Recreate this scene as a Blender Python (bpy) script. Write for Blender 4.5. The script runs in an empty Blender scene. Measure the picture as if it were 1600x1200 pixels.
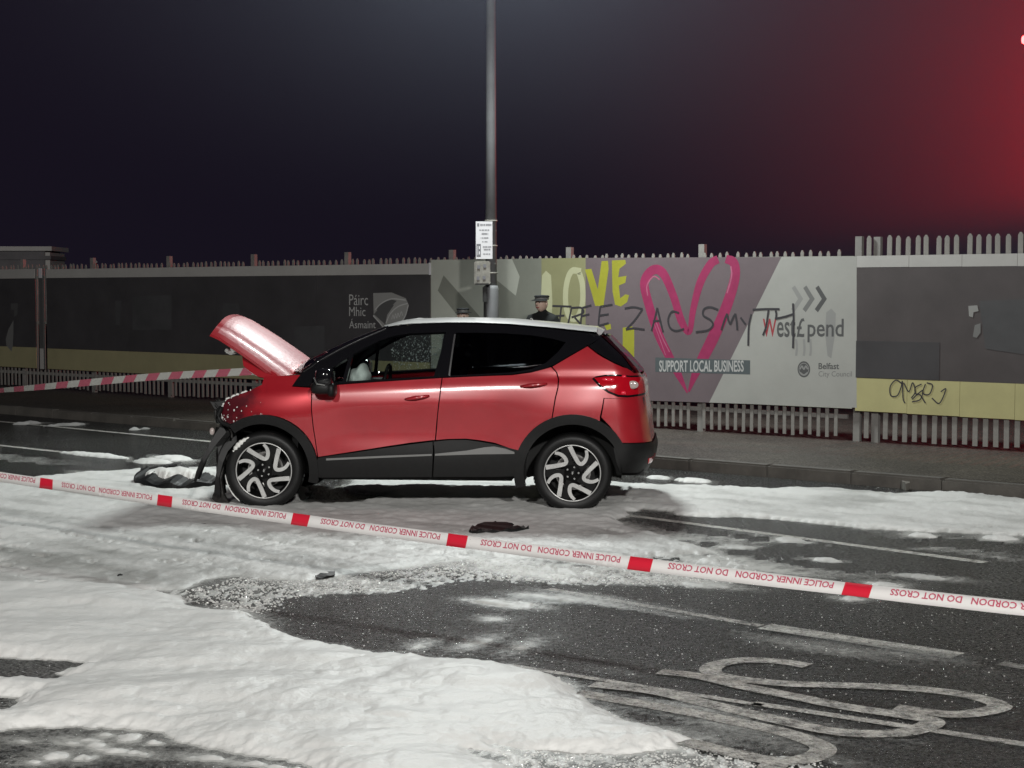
import bpy, bmesh, math, random
import numpy as np
from mathutils import Vector, Matrix, Quaternion
from mathutils.geometry import delaunay_2d_cdt

S = bpy.context.scene
COL = S.collection
random.seed(7)
rad = math.radians

# ------------------------------------------------------------------ camera, night sky, lamps, exposure
EYE = 1.83
PITCH = math.atan(143 / 2500)
cam_d = bpy.data.cameras.new('camera'); cam_d.lens = 56.25; cam_d.sensor_width = 36
cam_d.clip_end = 2000; cam_d.clip_start = 0.05
cam = bpy.data.objects.new('camera', cam_d); COL.objects.link(cam)
cam.location = (0, 0, EYE); cam.rotation_euler = (rad(90) - PITCH, 0, 0)
S.camera = cam

W = bpy.data.worlds.new('World'); S.world = W; W.use_nodes = True
bg = W.node_tree.nodes['Background']
bg.inputs['Color'].default_value = (0.0078, 0.0060, 0.0118, 1); bg.inputs['Strength'].default_value = 1.0

def lamp(name, kind, loc, energy, color, radius=0.1, target=None, size=None, blend=0.5):
    d = bpy.data.lights.new(name, kind); d.energy = energy; d.color = color
    d.shadow_soft_size = radius
    o = bpy.data.objects.new(name, d); COL.objects.link(o); o.location = loc
    if kind == 'SPOT':
        d.spot_size = rad(size); d.spot_blend = blend
        o.rotation_euler = (Vector(target) - Vector(loc)).to_track_quat('-Z', 'Y').to_euler()
    return o
POLE = (-0.27, 20.70)                      # foot of the lamp column at the back of the pavement
lamp('street_lamp_light', 'SPOT', (-0.20, 19.20, 6.30), 2900, (0.93, 1.0, 0.98), 0.50, (-0.1, 14.8, 0), 150, 0.5)
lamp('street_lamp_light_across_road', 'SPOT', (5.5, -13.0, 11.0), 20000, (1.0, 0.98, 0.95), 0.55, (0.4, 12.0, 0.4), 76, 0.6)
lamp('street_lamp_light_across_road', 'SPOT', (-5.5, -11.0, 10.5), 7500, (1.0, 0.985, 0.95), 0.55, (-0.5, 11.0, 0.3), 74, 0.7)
lamp('added_red_glow_light', 'SPOT', (14.6, 32.3, 4.5), 7800, (1.0, 0.008, 0.009), 0.10, (9.1, 27.8, 11.4), 124, 0.20)  # unseen red lamp, added to tint the smoke at the right

S.view_settings.view_transform = 'Standard'; S.view_settings.look = 'None'
S.view_settings.gamma = 1; S.view_settings.use_curve_mapping = False
S.view_settings.exposure = 0.0
S.render.engine = 'CYCLES'
S.cycles.use_denoising = True
S.cycles.max_bounces = 6; S.cycles.volume_bounces = 0; S.cycles.transparent_max_bounces = 12
S.cycles.diffuse_bounces = 3; S.cycles.glossy_bounces = 3; S.cycles.sample_clamp_indirect = 4

# ------------------------------------------------------------------ frame of the place
CP, SP = math.cos(PITCH), math.sin(PITCH)
def ray(px, py):
    u = (px - 800) / 2500; v = (600 - py) / 2500
    return np.array([u, CP + v * SP, -SP + v * CP])
def gnd(px, py, z=0.0):
    r = ray(px, py); t = (z - EYE) / r[2]
    return np.array([t * r[0], t * r[1], z])
def at_depth(px, py, y):
    r = ray(px, py); t = y / r[1]
    return np.array([t * r[0], y, EYE + t * r[2]])
def to_px(x, y, z):
    z = z - EYE; d = y * CP - z * SP
    return 800 + 2500 * x / d, 600 - 2500 * (y * SP + z * CP) / d
ROAD = np.array([-0.77623, 0.63045, 0])     # along the road, away to the left
ACR = np.array([0.63045, 0.77623, 0])       # across the road, away from the camera
UP = np.array([0, 0, 1.0])
PAV = 0.12
FEN = np.array([3.96957, 18.30986, 0])      # the post between the two fences
def rd(s, n, z=0.0): return -ROAD * s + ACR * n + UP * z        # s grows to the right along the road
def fp(s, z, off=0.0): return FEN - ROAD * s + UP * z - ACR * off  # on the fence, off = towards the road
def on_fence(px, py, off=0.06):
    r = ray(px, py); p0 = FEN - ACR * off
    t = float(np.dot(p0, ACR) / np.dot(r, ACR)); p = np.array([0, 0, EYE]) + t * r
    return float(np.dot(p - p0, -ROAD)), float(p[2])

# ------------------------------------------------------------------ materials
def mat(name, color, rough=0.6, metal=0.0, noise=0.0, nscale=8.0, bump=0.0, bscale=60.0, coat=0.0, color2=None, spec=0.5, emis=None, estr=0.0):
    m = bpy.data.materials.new(name); m.use_nodes = True
    nt = m.node_tree; b = nt.nodes['Principled BSDF']
    b.inputs['Base Color'].default_value = (*color, 1); b.inputs['Roughness'].default_value = rough
    b.inputs['Metallic'].default_value = metal; b.inputs['Coat Weight'].default_value = coat
    b.inputs['Coat Roughness'].default_value = 0.08; b.inputs['Specular IOR Level'].default_value = spec
    if emis: b.inputs['Emission Color'].default_value = (*emis, 1); b.inputs['Emission Strength'].default_value = estr
    tc = nt.nodes.new('ShaderNodeTexCoord')
    if noise or color2:
        n = nt.nodes.new('ShaderNodeTexNoise'); n.inputs['Scale'].default_value = nscale; n.inputs['Detail'].default_value = 6
        n.inputs['Roughness'].default_value = 0.65
        nt.links.new(tc.outputs['Object'], n.inputs['Vector'])
        r = nt.nodes.new('ShaderNodeValToRGB'); r.color_ramp.elements[0].position = 0.32; r.color_ramp.elements[1].position = 0.68
        c2 = color2 or tuple(c * (1 - noise) for c in color)
        r.color_ramp.elements[0].color = (*c2, 1); r.color_ramp.elements[1].color = (*color, 1)
        nt.links.new(n.outputs['Fac'], r.inputs['Fac']); nt.links.new(r.outputs['Color'], b.inputs['Base Color'])
    if bump:
        n2 = nt.nodes.new('ShaderNodeTexNoise'); n2.inputs['Scale'].default_value = bscale; n2.inputs['Detail'].default_value = 4
        nt.links.new(tc.outputs['Object'], n2.inputs['Vector'])
        bp = nt.nodes.new('ShaderNodeBump'); bp.inputs['Strength'].default_value = bump; bp.inputs['Distance'].default_value = 0.02
        nt.links.new(n2.outputs['Fac'], bp.inputs['Height']); nt.links.new(bp.outputs['Normal'], b.inputs['Normal'])
    return m

def asphalt_mat(name, base, wet=1.0, bump=0.8, con=1.0):
    m = bpy.data.materials.new(name); m.use_nodes = True; nt = m.node_tree; L = nt.links
    b = nt.nodes['Principled BSDF']; tc = nt.nodes.new('ShaderNodeTexCoord')
    def noise(scale, detail, rough):
        n = nt.nodes.new('ShaderNodeTexNoise'); n.inputs['Scale'].default_value = scale; n.inputs['Detail'].default_value = detail
        n.inputs['Roughness'].default_value = rough; L.new(tc.outputs['Object'], n.inputs['Vector']); return n
    def ramp(src, p0, c0, p1, c1):
        r = nt.nodes.new('ShaderNodeValToRGB'); e = r.color_ramp.elements; e[0].position = p0; e[0].color = (*c0, 1); e[1].position = p1; e[1].color = (*c1, 1)
        L.new(src, r.inputs['Fac']); return r
    n = noise(30, 6, 0.75); big = noise(0.9, 7, 0.6); g2 = noise(48, 2, 0.6)
    r = ramp(n.outputs['Fac'], 0.42, [c * (1 - 0.78 * con) for c in base], 0.66, [c * (1 + 3.4 * con) for c in base])      # each chipping its own grey
    r2 = ramp(big.outputs['Fac'], 0.35, (0.6, 0.6, 0.6), 0.65, (1.15, 1.13, 1.08))
    mx = nt.nodes.new('ShaderNodeMix'); mx.data_type = 'RGBA'; mx.blend_type = 'MULTIPLY'; mx.inputs[0].default_value = 0.75
    L.new(r.outputs['Color'], mx.inputs[6]); L.new(r2.outputs['Color'], mx.inputs[7]); L.new(mx.outputs[2], b.inputs['Base Color'])
    lo, hi = 0.09 + 0.38 * (1 - wet), 0.60                                                           # wet tops shine, dry hollows do not
    rr = nt.nodes.new('ShaderNodeMapRange'); rr.inputs[1].default_value = 0.44; rr.inputs[2].default_value = 0.56; rr.inputs[3].default_value = hi; rr.inputs[4].default_value = lo
    L.new(g2.outputs['Fac'], rr.inputs[0]); L.new(rr.outputs[0], b.inputs['Roughness'])
    sp = nt.nodes.new('ShaderNodeMapRange'); sp.inputs[1].default_value = 0.44; sp.inputs[2].default_value = 0.56; sp.inputs[3].default_value = 0.12; sp.inputs[4].default_value = 0.35 + 0.45 * wet
    L.new(g2.outputs['Fac'], sp.inputs[0]); L.new(sp.outputs[0], b.inputs['Specular IOR Level'])
    add = nt.nodes.new('ShaderNodeMath'); add.operation = 'ADD'; L.new(g2.outputs['Fac'], add.inputs[0]); L.new(n.outputs['Fac'], add.inputs[1])
    bp = nt.nodes.new('ShaderNodeBump'); bp.inputs['Strength'].default_value = bump; bp.inputs['Distance'].default_value = 0.03
    L.new(add.outputs[0], bp.inputs['Height']); L.new(bp.outputs['Normal'], b.inputs['Normal'])
    return m

def paint_mat(name, color, wear=0.45):
    m = asphalt_mat(name, (0.045, 0.045, 0.043), 0.8, 0.6); nt = m.node_tree; L = nt.links
    b = nt.nodes['Principled BSDF']; src = b.inputs['Base Color'].links[0].from_socket
    tc = nt.nodes.new('ShaderNodeTexCoord'); n = nt.nodes.new('ShaderNodeTexNoise')
    n.inputs['Scale'].default_value = 11; n.inputs['Detail'].default_value = 10; n.inputs['Roughness'].default_value = 0.75
    L.new(tc.outputs['Object'], n.inputs['Vector'])
    r = nt.nodes.new('ShaderNodeValToRGB'); r.color_ramp.elements[0].position = wear - 0.10; r.color_ramp.elements[1].position = wear + 0.14
    L.new(n.outputs['Fac'], r.inputs['Fac'])
    mx = nt.nodes.new('ShaderNodeMix'); mx.data_type = 'RGBA'; L.new(r.outputs['Color'], mx.inputs[0]); L.new(src, mx.inputs[6])
    mx.inputs[7].default_value = (*color, 1); L.new(mx.outputs[2], b.inputs['Base Color'])
    return m

def glass_mat(name, tint, rough=0.02):
    m = bpy.data.materials.new(name); m.use_nodes = True; nt = m.node_tree; L = nt.links
    nt.nodes.remove(nt.nodes['Principled BSDF']); out = nt.nodes['Material Output']
    t = nt.nodes.new('ShaderNodeBsdfTransparent'); t.inputs['Color'].default_value = (*tint, 1)
    g = nt.nodes.new('ShaderNodeBsdfGlossy'); g.inputs['Roughness'].default_value = rough
    f = nt.nodes.new('ShaderNodeFresnel'); f.inputs['IOR'].default_value = 1.5
    mx = nt.nodes.new('ShaderNodeMixShader'); L.new(f.outputs[0], mx.inputs[0]); L.new(t.outputs[0], mx.inputs[1]); L.new(g.outputs[0], mx.inputs[2])
    L.new(mx.outputs[0], out.inputs['Surface'])
    return m

M = {}
M['road'] = asphalt_mat('wet_asphalt', (0.0165, 0.0165, 0.0158), 1.0, 1.0)
M['pave'] = asphalt_mat('pavement_asphalt', (0.046, 0.041, 0.036), 0.1, 0.2, 0.35)
M['kerb'] = mat('kerb_concrete', (0.085, 0.078, 0.068), 0.75, noise=0.4, nscale=6, bump=0.25, bscale=90)
M['line'] = paint_mat('worn_road_paint', (0.50, 0.49, 0.45), 0.40)
M['letters'] = paint_mat('very_worn_road_paint', (0.52, 0.50, 0.46), 0.46)
M['red'] = mat('red_car_paint', (0.39, 0.011, 0.020), 0.38, 0.15, coat=1.0, noise=0.22, nscale=2.6, bump=0.02, bscale=700); M['red'].node_tree.nodes['Principled BSDF'].inputs['Coat Roughness'].default_value = 0.17
M['white_roof'] = mat('white_roof_paint', (0.80, 0.80, 0.78), 0.3, coat=0.8)
M['black'] = mat('black_plastic', (0.010, 0.010, 0.010), 0.5, noise=0.3, nscale=30, bump=0.05, bscale=400, spec=0.22)
M['gloss_black'] = mat('gloss_black_trim', (0.006, 0.006, 0.007), 0.10, coat=0.5)
M['rubber'] = mat('tyre_rubber', (0.008, 0.008, 0.008), 0.45, noise=0.3, nscale=20, bump=0.1, bscale=200, spec=0.25)
M['alloy'] = mat('machined_alloy', (0.58, 0.58, 0.565), 0.30, 0.40, noise=0.25, nscale=9)
M['rim_black'] = mat('rim_black_paint', (0.006, 0.006, 0.006), 0.3, spec=0.2)
M['chrome'] = mat('satin_chrome', (0.45, 0.45, 0.44), 0.25, 0.9)
M['dark'] = mat('dark_void', (0.008, 0.008, 0.008), 0.8)
M['engine'] = mat('dirty_engine', (0.03, 0.028, 0.026), 0.55, 0.3, noise=0.6, nscale=20, bump=0.5, bscale=40)
M['glass'] = glass_mat('clear_glass', (0.72, 0.77, 0.75))
M['privacy'] = glass_mat('privacy_glass', (0.055, 0.058, 0.06))
M['screen'] = glass_mat('windscreen_glass', (0.70, 0.75, 0.73))
M['lamp_red'] = mat('red_lamp_lens', (0.42, 0.004, 0.012), 0.12, coat=1.0)
M['lamp_bright'] = mat('bright_red_lens', (0.75, 0.02, 0.05), 0.12, coat=1.0)
M['lamp_clear'] = mat('clear_lamp_lens', (0.40, 0.34, 0.32), 0.12, coat=1.0)
M['strip'] = mat('satin_grey_strip', (0.17, 0.17, 0.165), 0.35, spec=0.4)
M['seat'] = mat('dark_seat_cloth', (0.03, 0.03, 0.032), 0.9, bump=0.2)
M['airbag'] = mat('airbag_cloth', (0.66, 0.70, 0.68), 0.85, noise=0.15, nscale=9, bump=0.4, bscale=14)
M['drop'] = mat('water_drops', (0.75, 0.78, 0.78), 0.05, spec=1.0)
M['disc'] = mat('brake_disc_steel', (0.35, 0.34, 0.33), 0.35, 0.9)
M['pale'] = mat('galvanised_pale', (0.194, 0.184, 0.169), 0.6, 0.0, noise=0.35, nscale=5, bump=0.1)
M['post'] = mat('galvanised_post', (0.180, 0.173, 0.162), 0.6, 0.0, noise=0.3, nscale=5)
M['column'] = mat('galvanised_column', (0.12, 0.123, 0.128), 0.7, 0.0, noise=0.25, nscale=4)
M['h_white'] = mat('hoarding_white', (0.302, 0.295, 0.281), 0.55, noise=0.12, nscale=2.5)
M['h_dark'] = mat('hoarding_dark', (0.046, 0.044, 0.046), 0.45, noise=0.3, nscale=1.5)
M['h_dark2'] = mat('hoarding_brown', (0.058, 0.050, 0.050), 0.5, noise=0.3, nscale=1.5)
M['h_patch'] = mat('hoarding_patch', (0.052, 0.052, 0.054), 0.5, noise=0.3, nscale=2)
M['h_olive'] = mat('hoarding_yellow', (0.328, 0.304, 0.146), 0.55, noise=0.15, nscale=2)
M['h_olive2'] = mat('hoarding_olive', (0.233, 0.214, 0.122), 0.55, noise=0.15, nscale=2)
M['h_pale'] = mat('print_pale_grey', (0.259, 0.259, 0.241), 0.5, noise=0.10, nscale=2.2)
M['h_green'] = mat('print_grey_green', (0.288, 0.295, 0.259), 0.5, noise=0.12, nscale=2.2)
M['h_band'] = mat('print_dark_band', (0.144, 0.148, 0.126), 0.5, noise=0.12, nscale=3)
M['h_mauve'] = mat('print_mauve', (0.112, 0.089, 0.096), 0.5, noise=0.15, nscale=2.2)
M['h_yolive'] = mat('print_olive', (0.180, 0.176, 0.094), 0.5, noise=0.12, nscale=3)
M['h_yellow'] = mat('print_yellow', (0.245, 0.241, 0.025), 0.5, noise=0.15, nscale=4)
M['h_cream'] = mat('print_pale_yellow', (0.317, 0.317, 0.202), 0.5, noise=0.1, nscale=4)
M['h_pink'] = mat('print_pink', (0.238, 0.022, 0.076), 0.5, noise=0.2, nscale=6)
M['h_pink2'] = mat('print_light_pink', (0.331, 0.094, 0.158), 0.5, noise=0.3, nscale=9)
M['h_slate'] = mat('print_slate', (0.061, 0.072, 0.076), 0.5)
M['h_grey'] = mat('print_grey', (0.115, 0.115, 0.112), 0.5)
M['h_grey2'] = mat('print_mid_grey', (0.187, 0.187, 0.180), 0.5)
M['h_char'] = mat('print_charcoal', (0.06, 0.06, 0.06), 0.5)
M['h_redw'] = mat('print_red', (0.230, 0.032, 0.040), 0.5)
M['h_text'] = mat('print_light_text', (0.302, 0.302, 0.295), 0.5)
M['spray'] = mat('spray_paint', (0.022, 0.020, 0.024), 0.6)
M['tape'] = mat('white_tape', (0.72, 0.70, 0.68), 0.35)
M['tape_red'] = mat('tape_red', (0.62, 0.018, 0.040), 0.35)
M['tape_ink'] = mat('tape_ink', (0.46, 0.07, 0.12), 0.4)
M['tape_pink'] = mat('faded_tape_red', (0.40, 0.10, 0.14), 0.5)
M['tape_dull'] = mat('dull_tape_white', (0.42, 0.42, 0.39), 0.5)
M['sign_white'] = mat('sign_white', (0.396, 0.389, 0.403), 0.4)
M['sign_ink'] = mat('sign_ink', (0.08, 0.08, 0.09), 0.5)
M['box_grey'] = mat('weathered_box', (0.17, 0.16, 0.14), 0.7, noise=0.4, nscale=14)
M['skin'] = mat('skin', (0.42, 0.30, 0.24), 0.6)
M['uniform'] = mat('dark_uniform', (0.011, 0.012, 0.012), 0.85, spec=0.15, noise=0.3, nscale=12)
M['cap'] = mat('dark_cap', (0.014, 0.015, 0.016), 0.8, spec=0.15)
M['glove'] = mat('pale_glove', (0.35, 0.33, 0.31), 0.7)
M['wall'] = mat('dark_render', (0.10, 0.095, 0.10), 0.8, noise=0.3, nscale=3, bump=0.2)
M['land'] = mat('dark_ground', (0.010, 0.010, 0.0095), 0.9, noise=0.4, nscale=1.5)
M['glow_red'] = mat('lit_red_lens', (0.3, 0.01, 0.01), 0.3, emis=(1.0, 0.05, 0.05), estr=18)
M['led'] = mat('lit_led_panel', (0.8, 0.8, 0.8), 0.4, emis=(0.93, 1.0, 0.96), estr=1.0)

def soot_mat():
    m = mat('sooty_red_paint', (0.42, 0.013, 0.024), 0.30, 0.35, coat=1.0); nt = m.node_tree; L = nt.links; b = nt.nodes['Principled BSDF']
    tc = nt.nodes.new('ShaderNodeTexCoord'); sx = nt.nodes.new('ShaderNodeSeparateXYZ'); L.new(tc.outputs['Object'], sx.inputs[0])
    n = nt.nodes.new('ShaderNodeTexNoise'); n.inputs['Scale'].default_value = 9; n.inputs['Detail'].default_value = 6; L.new(tc.outputs['Object'], n.inputs['Vector'])
    a = nt.nodes.new('ShaderNodeMath'); a.operation = 'MULTIPLY_ADD'; a.inputs[1].default_value = 0.5; L.new(n.outputs['Fac'], a.inputs[0]); L.new(sx.outputs[0], a.inputs[2])
    r = nt.nodes.new('ShaderNodeValToRGB'); e = r.color_ramp.elements; e[0].position = 0.02; e[0].color = (0.085, 0.006, 0.012, 1); e[1].position = 0.26; e[1].color = (0.39, 0.011, 0.020, 1)
    L.new(a.outputs[0], r.inputs['Fac']); L.new(r.outputs['Color'], b.inputs['Base Color'])
    cr_ = nt.nodes.new('ShaderNodeMapRange'); cr_.inputs[1].default_value = 0.02; cr_.inputs[2].default_value = 0.26; cr_.inputs[3].default_value = 0.1; cr_.inputs[4].default_value = 1.0
    L.new(a.outputs[0], cr_.inputs[0]); L.new(cr_.outputs[0], b.inputs['Coat Weight'])
    return m
M['soot_red'] = soot_mat()

# ------------------------------------------------------------------ object helpers
def tag(o, label=None, cat=None, group=None, kind=None):
    if label: o['label'] = label
    if cat: o['category'] = cat
    if group: o['group'] = group
    if kind: o['kind'] = kind
    return o
def link(name, me, m=None, parent=None, smooth=False):
    o = bpy.data.objects.new(name, me); COL.objects.link(o)
    if m is not None and not me.materials:
        for k in (m if isinstance(m, (list, tuple)) else [m]): me.materials.append(k)
    if parent: o.parent = parent
    if smooth: me.polygons.foreach_set('use_smooth', [True] * len(me.polygons))
    return o
def empty(name, loc=(0, 0, 0), rotz=0.0, label=None, cat=None, group=None):
    o = bpy.data.objects.new(name, None); COL.objects.link(o); o.location = loc; o.rotation_euler = (0, 0, rotz)
    o.empty_display_size = 0.2
    return tag(o, label, cat, group)
def mesh(name, vs, fs, m=None, parent=None, smooth=False):
    me = bpy.data.meshes.new(name); me.from_pydata([tuple(map(float, v)) for v in vs], [], fs); me.update()
    return link(name, me, m, parent, smooth)
def from_bm(name, bm, m=None, parent=None, smooth=False):
    me = bpy.data.meshes.new(name); bm.normal_update(); bm.to_mesh(me); bm.free()
    return link(name, me, m, parent, smooth)
class MB:
    """collects simple solids for one mesh"""
    def __init__(s): s.v = []; s.f = []
    def add(s, vs, fs):
        k = len(s.v); s.v += [tuple(map(float, v)) for v in vs]; s.f += [tuple(i + k for i in f) for f in fs]; return s
    def box(s, c, dx, dy, dz, ax=(1, 0, 0), ay=(0, 1, 0), az=(0, 0, 1)):
        c = np.array(c, float); ax, ay, az = (np.array(a, float) for a in (ax, ay, az))
        vs = [c + ax * dx / 2 * i + ay * dy / 2 * j + az * dz / 2 * k for i in (-1, 1) for j in (-1, 1) for k in (-1, 1)]
        return s.add(vs, [(0, 1, 3, 2), (4, 6, 7, 5), (0, 4, 5, 1), (2, 3, 7, 6), (0, 2, 6, 4), (1, 5, 7, 3)])
    def tube(s, pts, r, n=10, cap=True):
        pts = [np.array(p, float) for p in pts]; rs = r if isinstance(r, (list, tuple)) else [r] * len(pts); k0 = []; vs = []; fs = []
        ref = np.array([0.13, 0.21, 0.97])
        for i, p in enumerate(pts):
            t = pts[min(i + 1, len(pts) - 1)] - pts[max(i - 1, 0)]; t = t / (np.linalg.norm(t) + 1e-9)
            a = np.cross(t, ref)
            if np.linalg.norm(a) < 0.05: a = np.cross(t, np.array([1.0, 0, 0]))
            a /= np.linalg.norm(a); b = np.cross(t, a)
            for j in range(n):
                w = 2 * math.pi * j / n; vs.append(p + rs[i] * (math.cos(w) * a + math.sin(w) * b))
        for i in range(len(pts) - 1):
            for j in range(n): fs.append((i * n + j, i * n + (j + 1) % n, (i + 1) * n + (j + 1) % n, (i + 1) * n + j))
        if cap: fs += [tuple(range(n))[::-1], tuple((len(pts) - 1) * n + j for j in range(n))]
        return s.add(vs, fs)
    def build(s, name, m, parent=None, smooth=False): return mesh(name, s.v, s.f, m, parent, smooth)
def lathe(prof, n=48, axis='y', a0=0.0):
    """profile of (radius, height) turned round an axis"""
    vs, fs = [], []
    for i in range(n):
        w = 2 * math.pi * i / n + a0; c, s_ = math.cos(w), math.sin(w)
        for r, h in prof: vs.append((r * c, h, r * s_) if axis == 'y' else (r * c, r * s_, h))
    k = len(prof)
    for i in range(n):
        j = (i + 1) % n
        for q in range(k - 1): fs.append((i * k + q, i * k + q + 1, j * k + q + 1, j * k + q))
    return vs, fs
def ellipsoid(c, rx, ry, rz, p=2.0, nu=24, nv=14):
    vs, fs = [], []
    sg = lambda v, e: math.copysign(abs(v) ** e, v)
    e = 2 / p
    for j in range(nv + 1):
        b = -math.pi / 2 + math.pi * j / nv
        for i in range(nu):
            a = 2 * math.pi * i / nu
            vs.append((c[0] + rx * sg(math.cos(b), e) * sg(math.cos(a), e), c[1] + ry * sg(math.cos(b), e) * sg(math.sin(a), e), c[2] + rz * sg(math.sin(b), e)))
    for j in range(nv):
        for i in range(nu): fs.append((j * nu + i, j * nu + (i + 1) % nu, (j + 1) * nu + (i + 1) % nu, (j + 1) * nu + i))
    return vs, fs
def inside(p, poly):
    x, y = p; c = False; n = len(poly); j = n - 1
    for i in range(n):
        xi, yi = poly[i][0], poly[i][1]; xj, yj = poly[j][0], poly[j][1]
        if (yi > y) != (yj > y) and x < (xj - xi) * (y - yi) / (yj - yi) + xi: c = not c
        j = i
    return c
def resample(poly, step, closed=True):
    out = []; n = len(poly)
    for i in range(n if closed else n - 1):
        a = np.array(poly[i], float); b = np.array(poly[(i + 1) % n], float); k = max(1, int(math.ceil(np.linalg.norm(b - a) / step)))
        for q in range(k): out.append(tuple(a + (b - a) * q / k))
    if not closed: out.append(tuple(poly[-1]))
    return out
def catmull(pts, k=6):
    P_ = [np.array(p, float) for p in pts]; P_ = [2 * P_[0] - P_[1]] + P_ + [2 * P_[-1] - P_[-2]]; out = []
    for i in range(1, len(P_) - 2):
        for q in range(k):
            t = q / k; a, b, c, d = P_[i - 1:i + 3]
            out.append(tuple(0.5 * (2 * b + (c - a) * t + (2 * a - 5 * b + 4 * c - d) * t * t + (3 * b - a - 3 * c + d) * t ** 3)))
    out.append(tuple(P_[-2])); return out
def stroke(pts, w, k=6):
    """polyline with a width (number or list) -> outline vertices and quads in 2-D"""
    c = [np.array(p, float) for p in (catmull(pts, k) if len(pts) > 2 else pts)]; n = len(c)
    ws = np.interp(np.linspace(0, 1, n), np.linspace(0, 1, len(w)), w) if isinstance(w, (list, tuple)) else [w] * n
    vs, fs = [], []
    for i in range(n):
        t = c[min(i + 1, n - 1)] - c[max(i - 1, 0)]; t = t / (np.linalg.norm(t) + 1e-9); nn = np.array([-t[1], t[0]])
        vs += [c[i] + nn * ws[i] / 2, c[i] - nn * ws[i] / 2]
        if i: fs.append((2 * i - 2, 2 * i - 1, 2 * i + 1, 2 * i))
    return vs, fs
_text_cache = {}
def text2d(body, bold=0.0, res=3):
    key = (body, bold)
    if key in _text_cache: return _text_cache[key]
    cu = bpy.data.curves.new('lettering', 'FONT'); cu.body = body; cu.resolution_u = res; cu.offset = bold
    o = bpy.data.objects.new('lettering', cu); COL.objects.link(o)
    dg = bpy.context.evaluated_depsgraph_get(); dg.update()
    me = o.evaluated_get(dg).to_mesh()
    vs = np.array([v.co[:2] for v in me.vertices]); fs = [tuple(p.vertices) for p in me.polygons]
    bpy.data.objects.remove(o); bpy.data.curves.remove(cu)
    vs = (vs - vs.min(0)) / (vs.max(0) - vs.min(0))
    _text_cache[key] = (vs, fs); return vs, fs

# ------------------------------------------------------------------ ground, road, pavement, kerb
def sheet(name, corners, m): return tag(mesh(name, corners, [(0, 1, 2, 3)], m), kind='structure')
def smoke_bank(c, rx, rz, th, density, aniso, label):
    """a lens of thin smoke, thinning out to nothing at its rim"""
    prof = []
    for q in range(25):
        r_ = q / 24; prof.append((r_, th * (1 - r_ * r_) ** 2))
    prof = [(r_, -h) for r_, h in prof] + [(r_, h) for r_, h in prof[-2::-1]]
    v, f = lathe(prof, 56); v = [(x * rx + c[0], y + c[1], z * rz + c[2]) for x, y, z in v]
    m = bpy.data.materials.new('drifting_smoke'); m.use_nodes = True; nt = m.node_tree; nt.nodes.remove(nt.nodes['Principled BSDF'])
    p = nt.nodes.new('ShaderNodeVolumePrincipled'); p.inputs['Color'].default_value = (0.66, 0.74, 0.92, 1); p.inputs['Density'].default_value = density
    p.inputs['Anisotropy'].default_value = aniso
    nt.links.new(p.outputs['Volume'], nt.nodes['Material Output'].inputs['Volume'])
    tag(mesh('smoke', v, f, m), label, 'smoke', kind='stuff')
smoke_bank((13.5, 29.5, 6.5), 15.0, 9.0, 2.6, 0.050, 0.0, 'added thin smoke holding a red glow in the night sky at the right')  # smoke bank added only to carry the red glow
smoke_bank((0.4, 15.6, 6.6), 8.5, 4.5, 2.2, 0.0072, 0.3, 'thin smoke lit by the street lamp above the car')
sheet('land', [(-70, -28, -0.03), (70, -28, -0.03), (70, 92, -0.03), (-70, 92, -0.03)], M['land'])
KN = 13.84                                                          # kerb face
sheet('road', [rd(-60, -8), rd(30, -8), rd(30, KN + 0.05), rd(-60, KN + 0.05)], M['road'])
pv = MB(); pv.box(rd(-18, (KN + 0.155 + 22) / 2, 0.02), 80, 22 - KN - 0.155, 0.2, -ROAD, ACR)
pavement = tag(pv.build('pavement', M['pave']), kind='structure')
s = -24.0
kb = bmesh.new(); bmesh.ops.create_cube(kb, size=1)
for v in kb.verts: v.co = Vector((v.co.x * 0.905, v.co.y * 0.15, v.co.z * 0.2))
bmesh.ops.bevel(kb, geom=[e for e in kb.edges if abs(e.verts[0].co.z - 0.1) < 1e-4 and abs(e.verts[1].co.z - 0.1) < 1e-4], offset=0.018, segments=2, affect='EDGES')
kme = bpy.data.meshes.new('kerb_stone'); kb.to_mesh(kme); kb.free(); kme.materials.append(M['kerb'])
rot_road = math.atan2(-ROAD[1], -ROAD[0])
while s < 3.0:
    o = link('kerb_stone', kme, None, pavement); o.location = rd(s, KN + 0.075 + random.uniform(-0.004, 0.004), 0.022 + random.uniform(-0.004, 0.004))
    o.rotation_euler = (random.uniform(-0.01, 0.01), random.uniform(-0.003, 0.003), rot_road); s += 0.915

def road_strip(name, s0, n0, s1, n1, w, m, z=0.004):
    a, b = rd(s0, n0, z), rd(s1, n1, z); t = (b - a) / np.linalg.norm(b - a); q = np.array([-t[1], t[0], 0]) * w / 2
    k = max(2, int(np.linalg.norm(b - a) / 0.25)); vs, fs = [], []
    for i in range(k + 1):
        p = a + (b - a) * i / k; e = 1 + random.uniform(-0.07, 0.07)
        vs += [p - q * e, p + q * e]
        if i: fs.append((2 * i - 2, 2 * i - 1, 2 * i + 1, 2 * i))
    return tag(mesh(name, vs, fs, m), kind='structure')
road_strip('lane_line', -8.3, 10.83, -4.29, 10.37, 0.10, M['line'])
road_strip('lane_line', -23.5, 11.0, -15.35, 10.93, 0.10, M['line'])
road_strip('kerb_line', -26, 13.15, -14.2, 12.83, 0.10, M['line'])
road_strip('bus_lane_line', -4.40, 7.61, -3.28, 7.60, 0.155, M['line'])
road_strip('bus_lane_line', -6.0, 7.74, -4.42, 7.61, 0.07, M['letters'])
road_strip('bus_lane_line', -3.05, 7.58, -1.8, 7.50, 0.09, M['letters'])
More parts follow.
